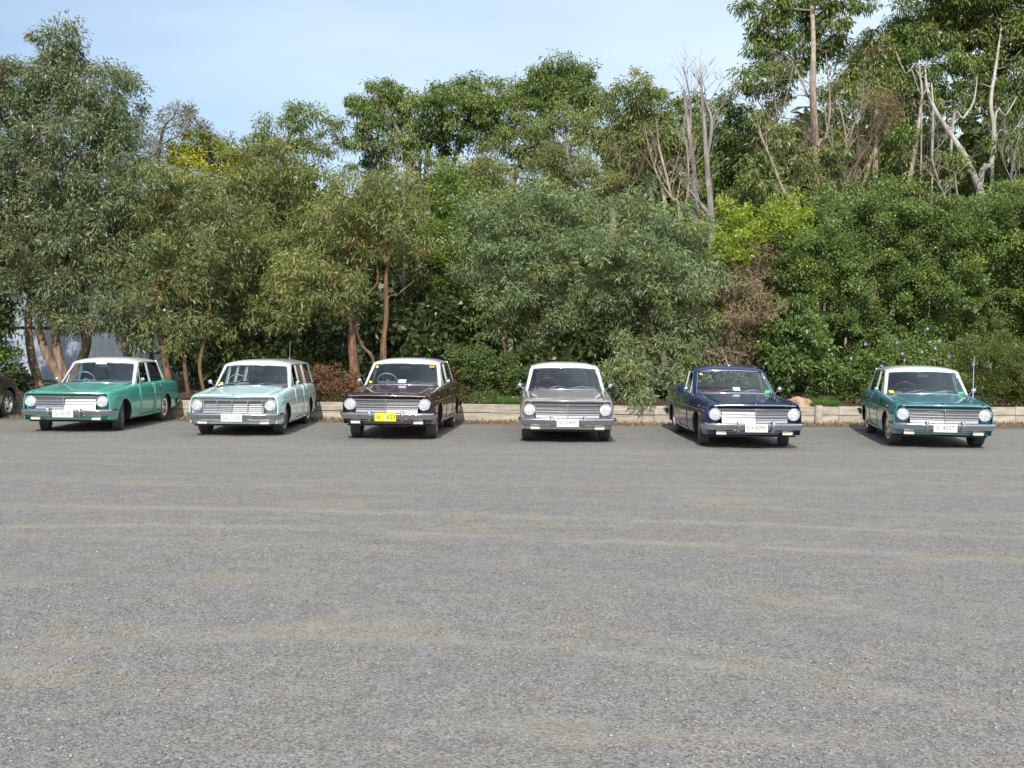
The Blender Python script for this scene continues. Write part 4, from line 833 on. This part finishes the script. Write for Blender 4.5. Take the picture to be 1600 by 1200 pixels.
def car(label, X, Yc, yaw, low, pm, roofm, kind='sedan', plate='', plate_m='plate_white', ink='ink_green', steer=0, style='cap', cross=False, guards=True, seat='seat_dark', wheelcol='ivory', aerial=None, extras=(), blind=False, cat='car', visors=True, shiny=False):
    root = empty({'sedan': 'classic_sedan', 'wagon': 'classic_wagon', 'ute': 'classic_utility'}[kind], (X, Yc, 0), yaw, label, cat, 'classic cars parked in a row')
    rows, ys_ = car_body(root, CLASSIC, kind, pm, roofm)
    for c in root.children: c.location.z -= low
    G = lambda mb, nm, m, sm=45, th=0, par=root: mb.build(nm, m, par, sm, th)
    items = []
    # --- nose
    vy = -2.185
    mb = MB(); mb.grid([[fpt(x, z, vy+dy) for x in (-.560,-.28,0,.28,.560)] for z, dy in ((.505,-.03), (.735,.045))]); grille = mb.build('grille', M['satin'] if shiny else M['satin_dull'], root, None, .01)
    bar = bits('grille_bar', lambda: mk('grille_bar', MB().tube([fpt(x, 0, 0) for x in (-.565,0,.565)], .0085, n=8, cap=True), M['chrome'], 20))
    for z in ((.56,.605,.65,.695) if not cross else (.545,.61,.675)): put('grille_bar', bar, grille, (0, vy-.040+(z-.505)*.33, z))
    dk = bits('grille_slot', lambda: mk('grille_slot', MB().grid([[fpt(x, z, 0) for x in (-.555,0,.555)] for z in (-.0065,.0065)]), M['dark'], 20))
    for z in ((.583,.628,.672) if not cross else (.577,.643)): put('grille_slot', dk, grille, (0, vy-.036+(z-.505)*.33, z))
    for x in ((0,) if not cross else (-.54,-.28,0,.28,.54)):
        mb = MB(); q = fpt(x, 0, vy-.022); mb.box((q[0], q[1], .62), (.016 if x == 0 or not cross else .018, .02, .235)); mb.build('grille_divider', M['chrome'], grille)
    mb = MB()
    for z, hh in ((.735,.020),(.512,.010)):
        mb.grid([[fpt(x, z+dz, vy-dy) for x in (-.60,-.3,0,.3,.60)] for dz, dy in ((-hh,.005),(-hh*.7,.022),(hh*.3,.026),(hh,.012),(hh*1.05,-.01))])
    mb.build('grille_moulding', M['chrome'], root, 40)
    mb = MB(); mb.tube([fpt(x, .812-.02*(abs(x)/.75)**2, -2.236) for x in (-.70,-.5,-.25,0,.25,.5,.70)], .0075, n=8); mb.build('bonnet_moulding', M['chrome'], root, 50)
    mb = MB(); mb.box((0, -2.298, .828), (.018, .05, .03)); mb.box((0, -2.2, .848), (.010, .20, .010)); mb.build('bonnet_ornament', M['chrome'], root)
    mb = MB(); mb.box((.14, -2.268, .805), (.10, .008, .014)); mb.build('badge', M['chrome'], root)
    rim_ = bits('hl_rim', lambda: mk('headlight_rim', MB().lathe([(.055,.125),(-.015,.124),(-.048,.116),(-.054,.106),(-.048,.097),(-.030,.092),(.0,.090)], 32, 'y'), M['chrome'], 60))
    lens_ = bits('hl_lens', lambda: mk('headlight_lens', MB().lathe([(-.058,0),(-.056,.03),(-.050,.06),(-.040,.082),(-.028,.093)], 28, 'y'), M['lens'], 60))
    for s_ in (1, -1):
        h = empty('headlight', (s_*.672, -2.180, .648), 0, parent=root); h.rotation_euler[2] = s_*R(2); put('headlight_rim', rim_, h); put('headlight_lens', lens_, h)
    pk = bits('park', lambda: mk('parking_light', MB().box((0,0,0), (.17,.03,.052)), M['parklens'], 0)); pr = bits('parkrim', lambda: mk('parking_light_rim', MB().tube([(-.09,0,-.03),(.09,0,-.03),(.09,0,.03),(-.09,0,.03)], .006, n=6, closed=True), M['chrome']))
    for s_ in (1, -1):
        o = put('parking_light', pk, root, (s_*.57, -2.225, .325)); put('parking_light_rim', pr, o, (0, -.014, 0))
    mb = MB(); mb.tube([fpt(x, .352, -2.215) for x in (-.46,0,.46)], .006, n=6); mb.build('valance_strip', M['chrome'], root)
    for fr in (True, False):
        b_ = bits('bumper%d' % fr, lambda: mk('bumper', bumper(fr), M['bumper'], 50)); bo = put('front_bumper' if fr else 'rear_bumper', b_, root)
        if guards:
            for s_ in (1, -1):
                mb = MB(); prof = [(-.03,.525),(.0,.53),(.03,.515)]; yy = -2.375 if fr else 2.375; k = 1 if fr else -1
                mb.grid([[(s_*.295+dx, yy+k*(dy+abs(dx)*.8), z) for dx in (-.028,-.018,0,.018,.028)] for dy, z in ((.06,.528),(.01,.535),(-.012,.52),(-.014,.44),(-.004,.37),(.03,.335),(.06,.33))]); mb.build('bumper_guard', M['bumper'], bo, 60)
    mb = MB(); mb.box((0, -2.383, .425), (.385, .006, .142)); pt = mb.build('number_plate', M[plate_m], root, None)
    if '*' in plate:
        a, b_ = plate.split('*'); text_mesh('plate_lettering', a, .105, M[ink], pt, (-.115, -2.388, .425), (R(90), 0, 0)); text_mesh('plate_lettering', b_, .105, M[ink], pt, (.105, -2.388, .425), (R(90), 0, 0))
        mb = MB(); mb.lathe([(-2.3875,0),(-2.3875,.030)], 16, 'y', (0,0,.425)); mb.build('plate_emblem', M['white'], pt); mb = MB(); mb.lathe([(-2.389,0),(-2.389,.016)], 6, 'y', (0,0,.427)); mb.build('plate_emblem', M['ink_grey'], pt)
    else: text_mesh('plate_lettering', plate, .10, M[ink], pt, (0, -2.388, .425), (R(90), 0, 0))
    mb = MB(); mb.box((0, 2.30, .62), (.37, .006, .13)); mb.build('rear_number_plate', M[plate_m], root)
    # --- sides
    for s_ in (1, -1):
        mb = MB(); mb.tube([(s_*(CLASSIC['w'](y)-.002), y, .702) for y in np.linspace(-2.0, 2.05, 14)], .007, n=6); mb.build('side_moulding', M['chrome'], root, 60)
        mb = MB(); mb.tube([(s_*.755, -2.02-.0, .876), (s_*.755, -1.95, .885)], .008, n=6); mb.build('fender_sight', M['chrome'], root)
        mb = MB(); mb.box((s_*.864, -1.78, .765), (.006, .09, .02)); mb.box((s_*.864, -1.66, .765), (.006, .05, .02)); mb.build('badge', M['chrome'], root)
        mr = empty('side_mirror', (s_*.795, -.50, .93), 0, parent=root)
        mb = MB(); mb.tube([(0,0,0),(s_*.04,-.01,.05),(s_*.085,-.02,.082)], [.008,.007,.007], n=6); mb.build('mirror_stalk', M['chrome'], mr)
        mb = MB(); mb.lathe([(-.045,0),(-.042,.025),(-.02,.05),(.0,.057),(.008,.055),(.008,0)], 18, 'y', (s_*.10,-.0,.10)); mb.build('mirror_head', M['chrome'], mr, 60)
        mr.scale = (.82, .82, .82)
    tl = bits('tail', lambda: mk('tail_light', MB().lathe([(0,0),(0,.05),(-.02,.055),(-.04,.05)], 16, 'y'), M['rear_lamp']))
    for s_ in (1, -1): put('tail_light', tl, root, (s_*.72, 2.28, .70))
    # --- greenhouse
    ws_b = lambda x: (x, -.815+.17*(abs(x)/.70)**2.2, .948-.018*(abs(x)/.70)**2)
    ws_t = lambda x: (x, -.305+.11*(abs(x)/.61)**2.2, 1.350-.030*(abs(x)/.61)**2)
    rend = {'sedan': 1.23, 'wagon': 2.06, 'ute': .40}[kind]
    ks = [i/8 for i in range(-8, 9)]
    mb = MB(); mb.grid([[tuple(np.array(ws_b(k*.70))*(1-t)+np.array(ws_t(k*.61))*t+np.array((0,-.018*math.sin(math.pi*t),0))) for k in ks] for t in np.linspace(0, 1, 6)])
    wsc = mb.build('windscreen', M['glass'], root, 60)
    per = [ws_b(k*.70) for k in ks]+[ws_t(k*.61) for k in ks[::-1]]
    mb = MB(); mb.tube([(p[0], p[1]-.006, p[2]) for p in per], .0095, n=6, closed=True); mb.build('windscreen_surround', M['chrome'], wsc, 60)
    prof = [(0,1.357,1.322),(.03,1.385,1.338),(.09,1.415,1.352),(.22,1.442,1.366),(.5,1.456,1.374)]; L_ = rend-(-.305)
    last = [(L_-.35,1.452,1.370),(L_-.16,1.436,1.360),(L_-.05,1.418,1.348),(L_,1.395,1.332)]
    if kind == 'ute': prof = prof[:4]; last = last[1:]
    rows_ = []
    for (dy, zc, ze) in prof+last:
        r = []
        hw = .668-.012*max(0, (dy-1.0))
        for k in (-1,-.985,-.95,-.86,-.7,-.45,-.2,0,.2,.45,.7,.86,.95,.985,1):
            a = abs(k); fw_ = max(0, 1-dy/.5); bw = max(0, 1-(L_-dy)/.4) if kind != 'wagon' else 0
            yb = -.305+dy+.10*fw_*(a**2.2)-.09*bw*a*a
            z = zc-(zc-ze)*a**3.2 if a < .99 else ze-.022
            r.append((k*hw, yb, z))
        rows_.append(r)
    mb = MB(); mb.grid(rows_); G(mb, 'roof', roofm, 50, .02)
    def pillar(nm, p, q, w0, w1, m=roofm):
        """flat post from p to q on both sides, w0/w1 fore-aft widths"""
        for s_ in (1, -1):
            v = []
            for (c, wd) in ((p, w0), (q, w1)):
                for dy in (-.5, .5):
                    for dx in (0, -.035): v.append(((c[0]+dx)*s_, c[1]+dy*wd, c[2]))
            mb = MB().add(v, [(0,2,3,1),(4,5,7,6),(0,1,5,4),(2,6,7,3),(0,4,6,2),(1,3,7,5)]); mb.build(nm, m, root)
    for s_ in (1, -1):      # A pillar, wrapped from the screen corner into the door frame
        mb = MB(); a0, a1 = Vector(ws_b(.70)), Vector(ws_t(.61)); a0.x = .705; a1.x = .615
        v = [a0, (.752,-.60,.925), (.745,-.57,.925), (.69,-.60,.92), a1+Vector((0,-.01,.005)), (.668,-.165,1.332), (.66,-.13,1.33), (.60,-.16,1.325)]
        mb.add([(x[0]*s_, x[1], x[2]) for x in v], [(0,1,5,4),(1,2,6,5),(2,3,7,6),(3,0,4,7)]); mb.build('windscreen_pillar', roofm, root)
    gx0, gx1, gz0, gz1 = .762, .660, .918, 1.352
    pillar('door_pillar', (gx0,.325,gz0), (gx1,.325,gz1), .045, .045, pm)
    wins = [[(-.56,gz0),(.30,gz0),(.30,gz1-.01),(-.125,gz1-.030)]]
    if kind == 'sedan':
        wins.append([(.35,gz0),(1.18,gz0),(1.02,gz1-.012),(.35,gz1-.01)])
        for s_ in (1, -1):
            mb = MB(); rws = []
            for t in np.linspace(0, 1, 5):
                z = .918+(1.372-.918)*t; f_y = 1.18-.16*t; b_y = 1.66-.44*t; xo = .762-.102*t; xi = .63-.05*t
                rws.append([(xo*s_, f_y, z), (xo*s_, (f_y+b_y)/2-.03, z+.0), ((xo-.03)*s_, b_y-.10, z+.008), (xi*s_, b_y-.02+.02*t, z+.012)])
            mb.grid(rws); mb.build('rear_pillar', roofm, root, 50, .02)
        rb = lambda x: (x, 1.665-.06*(abs(x)/.62)**2, .955); rt = lambda x: (x, 1.232-.075*(abs(x)/.57)**2, 1.39-.022*(abs(x)/.57)**2)
        mb = MB(); mb.grid([[tuple(np.array(rb(k*.64))*(1-t)+np.array(rt(k*.585))*t+np.array((0,.02*math.sin(math.pi*t),0))) for k in ks] for t in np.linspace(0, 1, 5)]); rw = mb.build('rear_window', M['glass'], root, 60)
        mb = MB(); mb.tube([rb(k*.64) for k in ks]+[rt(k*.585) for k in ks[::-1]], .009, n=6, closed=True); mb.build('window_surround', M['chrome'], rw, 60)
        mb = MB(); mb.grid([[(x, y, .93) for x in (-.70,0,.70)] for y in (1.12, 1.60)]); G(mb, 'parcel_shelf', M['cabin'], 0, .02)
    elif kind == 'wagon':
        wins.append([(.35,gz0),(1.02,gz0),(1.02,gz1-.01),(.35,gz1-.01)]); wins.append([(1.09,gz0+.01),(1.92,gz0+.01),(1.86,gz1-.012),(1.09,gz1-.01)])
        pillar('door_pillar', (gx0,1.055,gz0), (gx1,1.055,gz1), .06, .06, pm); pillar('rear_pillar', (gx0,2.02,gz0), (gx1-.01,1.95,gz1), .18, .16, pm)
        mb = MB(); mb.grid([[(x, 2.14-.10*t, .93+.40*t) for x in (-.62,0,.62)] for t in (0,1)]); rw = mb.build('rear_window', M['glass'], root, 60)
        mb = MB(); mb.tube([(-.63,2.145,.925),(.63,2.145,.925),(.60,2.04,1.34),(-.60,2.04,1.34)], .012, n=6, closed=True); mb.build('window_surround', M['chrome'], rw, 60)
        mb = MB(); mb.grid([[(x, y, .60) for x in (-.70,0,.70)] for y in (1.0, 2.1)]); G(mb, 'load_floor', M['cabin'], 0, .02)
    else:
        pillar('rear_pillar', (gx0,.44,gz0), (gx1,.40,gz1), .20, .16, pm)
        mb = MB(); mb.box((0,.52,.80), (1.46,.03,.32)); G(mb, 'cab_back', pm, 0)
        mb = MB(); mb.grid([[(x, .52-.10*t+.0*abs(x), .955+.40*t) for x in (-.66,0,.66)] for t in (0,1)]); mb.build('rear_window', M['glass'], root, 60)
        mb = MB(); mb.grid([[(x, y, .985+.015*math.cos(x*1.9)+.006*math.sin(y*14)) for x in np.linspace(-.76,.76,9)] for y in np.linspace(.58,2.20,16)]); G(mb, 'tonneau_cover', M['tonneau'], 60, .02)
    for wv in wins:
        for s_ in (1, -1):
            def pt3(y, z): t = (z-gz0)/(gz1-gz0); return ((gx0+(gx1-gx0)*t)*s_-.004*s_, y, z)
            mb = MB().add([pt3(*q) for q in wv], [(0,1,2,3)]); o = mb.build('side_window', M['glass'], root)
            mb = MB(); mb.tube([(p[0]+.006*s_, p[1], p[2]) for p in [pt3(*q) for q in wv]], .0085, n=6, closed=True); mb.build('window_frame', M['chrome'], o, 30)
            if wv is wins[0]: mb = MB(); mb.tube([pt3(-.30, gz0), pt3(-.14, gz1-.02)], .007, n=6); mb.build('vent_divider', M['chrome'], o)
    # --- cabin
    G(MB().grid([[(x, y, z) for x in (-.70,-.3,.3,.70)] for y, z in ((-.84,.925),(-.60,.945),(-.46,.93),(-.42,.86),(-.44,.60))]), 'dashboard', M[seat], 40, .02)
    def bench(y, zt_, nm):
        mb = MB(); mb.grid([[(x, y+dy, z) for x in (-.66,-.62,-.3,0,.3,.62,.66)] for dy, z in ((-.50,.38),(-.50,.52),(-.42,.57),(-.08,.55),(.02,.62),(.10,zt_-.03),(.13,zt_),(.20,zt_),(.24,zt_-.05),(.22,.40))]); G(mb, nm, M[seat], 60, .02)
    bench(.12, .98, 'front_seat')
    if kind != 'ute': bench(.98, .97, 'rear_seat')
    sw = empty('steering_wheel', (-.34, -.36, .985), 0, parent=root); sw.rotation_euler = (R(-58), 0, 0)
    mb = MB(); mb.tube([(.20*math.cos(a), .20*math.sin(a), 0) for a in np.linspace(0, 2*math.pi, 28, endpoint=False)], .0115, n=6, closed=True); mb.build('steering_rim', M[wheelcol], sw, 60)
    mb = MB(); mb.box((0,0,-.01), (.39,.02,.012)); mb.lathe([(.012,0),(.01,.04),(-.03,.045)], 14, 'z'); mb.tube([(0,0,-.02),(0,0,-.30)], .02, n=6); mb.build('steering_spoke', M[wheelcol], sw, 40)
    mb = MB(); mb.box((0,-.285,1.272), (.21,.02,.052)); mb.tube([(0,-.27,1.28),(0,-.24,1.35)], .006, n=5); G(mb, 'interior_mirror', M['chrome'], 0)
    if visors:
        for s_ in (1, -1): G(MB().box((s_*.33,-.235,1.325), (.34,.02,.018)), 'sun_visor', M['white'], 0)
    # --- wipers, decals
    for x0, x1 in ((-.33,-.02),(.12,.46)):
        a = Vector(ws_b(x0))+Vector((0,-.03,.01)); mb = MB(); mid = Vector(ws_b((x0+x1)/2+.05))*.84+Vector(ws_t((x0+x1)/2+.05))*.16+Vector((0,-.04,0)); e0 = Vector(ws_b(x1))*.90+Vector(ws_t(x1))*.10+Vector((0,-.03,0)); e1 = Vector(ws_b(x0+.02))*.92+Vector(ws_t(x0+.02))*.08+Vector((0,-.035,0))
        mb.tube([a, a.lerp(mid,.6)+Vector((0,-.01,.005)), mid], .006, n=5); mb.tube([e1, mid, e0], .0055, n=5); G(mb, 'wiper', M['chrome'], 50)
    for (nm, m_, u, v_, ww, hh, lab) in extras:      # u: -1..1 across the screen, v: 0 base .. 1 top
        p = Vector(ws_b(u*.70))*(1-v_)+Vector(ws_t(u*.61))*v_; nb = (Vector(ws_b(0))-Vector(ws_t(0))); ang = math.atan2(-nb.y, -nb.z)
        q = MB().box((0,0,0), (ww, .004, hh)); o = q.build(nm, M[m_], root); o.location = p+Vector((0, -.022, .008)); o.rotation_euler = (-ang, 0, -u*.35)
        if lab: o['label'] = lab
    if blind:
        sl_ = bits('slat', lambda: mk('blind_slat', MB().box((0,0,0), (1.08,.03,.004)), M['white'], 0)); bd = empty('venetian_blind', (0,1.4,1.0), 0, parent=root)
        for k in range(11):
            t = k/10; put('blind_slat', sl_, bd, (0, .17-.34*t, -.01+.36*t), (R(-32),0,0))
    if aerial == 'roof': G(MB().tube([(.0,-.12,1.44),(-.05,-.06,1.58),(-.11,.03,1.78)], [.0035,.0025,.0015], n=5), 'aerial', M['chrome'], 0); G(MB().lathe([(0,.022),(.015,.018),(.03,.008)], 10, 'z', (0,-.12,1.436)), 'aerial_base', M['chrome'])
    if aerial == 'wing': G(MB().tube([(.77,-.92,.90),(.775,-.89,1.12),(.79,-.86,1.66)], [.010,.007,.003], n=5), 'aerial', M['chrome'], 0)
    if aerial == 'rear': G(MB().tube([(.45,.9,1.44),(.45,1.0,1.86)], [.0035,.002], n=5), 'aerial', M['chrome'], 0)
    # lower everything but the wheels by the car's own stance
    for c in root.children:
        if 'cowl' not in c.name and c.name.split('.')[0] not in ('body','wheel_arch','bonnet','boot_lid','door','cabin_floor','front_panel','rear_panel'): c.location.z -= low
    for s_ in (1, -1):
        wheel(root, s_*.705, -1.45, steer, style); wheel(root, s_*.70, 1.22, 0, style)
    mb = MB(); mb.tube([(-.62,-1.45,.28),(.62,-1.45,.28)], .035, n=8); mb.tube([(-.62,1.22,.30),(.62,1.22,.30)], .05, n=8); mb.tube([(.4,-1.0,.22),(.42,0,.20),(.45,1.9,.24)], .03, n=8); mb.box((0,-1.3,.30), (.5,.7,.2)); mb.build('chassis', M['dark'], root, 40)
    return root
PA = dict(
 aqua=paint('paint_sea_green', (.085,.43,.34)), pale=paint('paint_pale_aqua', (.70,.93,.88)), maroon=paint('paint_dark_maroon', (.045,.005,.009), 0, .3),
 grey=paint('paint_pewter_grey', (.46,.41,.38), .3, .32), blue=paint('paint_deep_blue', (.004,.012,.085), .1, .3), teal=paint('paint_teal', (.022,.22,.26), .15, .32),
 white=paint('paint_roof_white', (.78,.78,.74)), cream=paint('paint_roof_cream', (.70,.72,.64)), brown=paint('paint_dark_brown', (.075,.066,.058), .3, .3))
car('sea-green classic sedan with a white roof and blank bright grille', -8.46, 22.66, R(.7), .045, PA['aqua'], PA['white'], 'sedan', 'SJ·3030', steer=16, seat='seat_teal', cross=False, blind=True, guards=True, shiny=True,
    extras=(('windscreen_card','white',-.02,.93,.22,.05,'white strip card at the top of the windscreen'),), visors=False)
car('pale aqua classic station wagon with a white roof', -5.19, 22.2, R(1.1), .06, PA['pale'], PA['white'], 'wagon', 'SZ·1120', steer=0, cross=True, guards=False, seat='seat_dark', aerial='rear',
    extras=(('registration_sticker','stick_yellow',-.88,.10,.06,.08,None),), visors=False, blind=True)
car('dark maroon classic sedan with white roof and yellow number plate', -2.09, 21.66, R(-4), -.01, PA['maroon'], PA['white'], 'sedan', 'AI*623', 'plate_yellow', 'ink_black', steer=4, seat='seat_dark',
    extras=(('registration_sticker','stick_yellow',-.90,.86,.05,.06,None),('registration_sticker','stick_yellow',-.90,.12,.05,.06,None),('club_sticker','stick_orange',.86,.88,.11,.06,None),('dash_card','white',.03,.14,.15,.10,'white folded card on the dashboard')))
car('pewter grey classic sedan with white roof facing straight out', 1.03, 21.4, R(-1), .04, PA['grey'], PA['white'], 'sedan', 'SE·0493', steer=0, wheelcol='maroonwheel', blind=True)
car('deep blue classic utility with a dark tonneau cover', 4.12, 20.72, R(1.0), .05, PA['blue'], PA['blue'], 'ute', 'FH·6095', steer=-14, style='mag', wheelcol='maroonwheel', aerial='roof', cat='ute', shiny=True,
    extras=(('registration_sticker','stick_yellow',-.90,.86,.06,.05,None),('registration_sticker','stick_green',.88,.08,.09,.07,'green sticker low on the windscreen'),('dash_card','white',.02,.16,.13,.09,None)), visors=False)
car('teal classic sedan with cream white roof and tall aerial on the wing', 7.90, 20.95, R(-10.2), .04, PA['teal'], PA['cream'], 'sedan', 'SI·4507', steer=4, seat='seat_teal', wheelcol='maroonwheel', aerial='wing',
    extras=(('registration_sticker','stick_yellow',-.90,.08,.09,.07,None),('registration_sticker','stick_green',.88,.07,.09,.05,None)), visors=False)
# --- the dark car nose-in at the frame edge
def modern():
    root = empty('dark_hatchback', (-12.28, 23.15, 0), R(180), 'dark brown-grey rounded car parked nose-in, cut off by the frame edge', 'car')
    car_body(root, MODERN, 'sedan', PA['brown'], PA['brown'])
    ks = [i/6 for i in range(-6, 7)]
    wb = lambda x: (x, -.98+.25*(abs(x)/.72)**2, 1.02); wt = lambda x: (x, -.20+.12*(abs(x)/.58)**2, 1.40)
    mb = MB(); mb.grid([[tuple(np.array(wb(k*.72))*(1-t)+np.array(wt(k*.58))*t) for k in ks] for t in (0,.5,1)]); mb.build('windscreen', M['glass'], root, 60)
    mb = MB(); mb.grid([[(x, y+.10*(abs(x)/.6)**2*(1 if y < 0 else 0), zc-.07*(abs(x)/.64)**3) for x in np.linspace(-.64,.64,9)] for y, zc in ((-.20,1.41),(.1,1.455),(.6,1.46),(1.1,1.42),(1.35,1.38))]); mb.build('roof', PA['brown'], root, 60, .02)
    mb = MB(); mb.grid([[(x, 1.38+.45*t, 1.37-.32*t) for x in (-.58,0,.58)] for t in (0,1)]); mb.build('rear_window', M['glass'], root, 60)
    for s_ in (1, -1):
        mb = MB(); mb.tube([(s_*.74,-.78,1.0),(s_*.60,-.12,1.38)], .03, n=6); mb.tube([(s_*.78,.35,1.0),(s_*.63,.35,1.39)], .03, n=6); mb.tube([(s_*.76,1.55,1.03),(s_*.60,1.25,1.36)], .06, n=6); mb.build('pillar', PA['brown'], root, 50)
        mb = MB().add([(s_*.77,-.70,1.0),(s_*.78,1.5,1.03),(s_*.62,1.2,1.37),(s_*.62,-.1,1.37)], [(0,1,2,3)]); mb.build('side_window', M['glass'], root)
        mb = MB(); mb.lathe([(-.07,0),(-.06,.05),(-.02,.085),(.0,.09),(.008,.08),(.008,0)], 16, 'y', (s_*.97,-.50,1.08)); mb.box((s_*.88,-.52,1.04), (.14,.04,.03)); mb.build('side_mirror', M['chrome'] if s_ < 0 else PA['brown'], root, 60)
        mb = MB(); mb.lathe([(0,.0),(-.03,.10),(.03,.12)], 16, 'y', (s_*.58,-2.10,.64)); mb.build('headlight', M['lens'], root, 60)
        wheel(root, s_*.76, -1.38, 0, 'mag'); wheel(root, s_*.76, 1.28, 0, 'mag')
    mb = MB(); mb.box((0,.2,.62), (1.3,.5,.5)); mb.box((0,.42,.9), (1.3,.16,.4)); mb.build('front_seat', M['seat_dark'], root)
modern()
print('objects', len(bpy.data.objects))
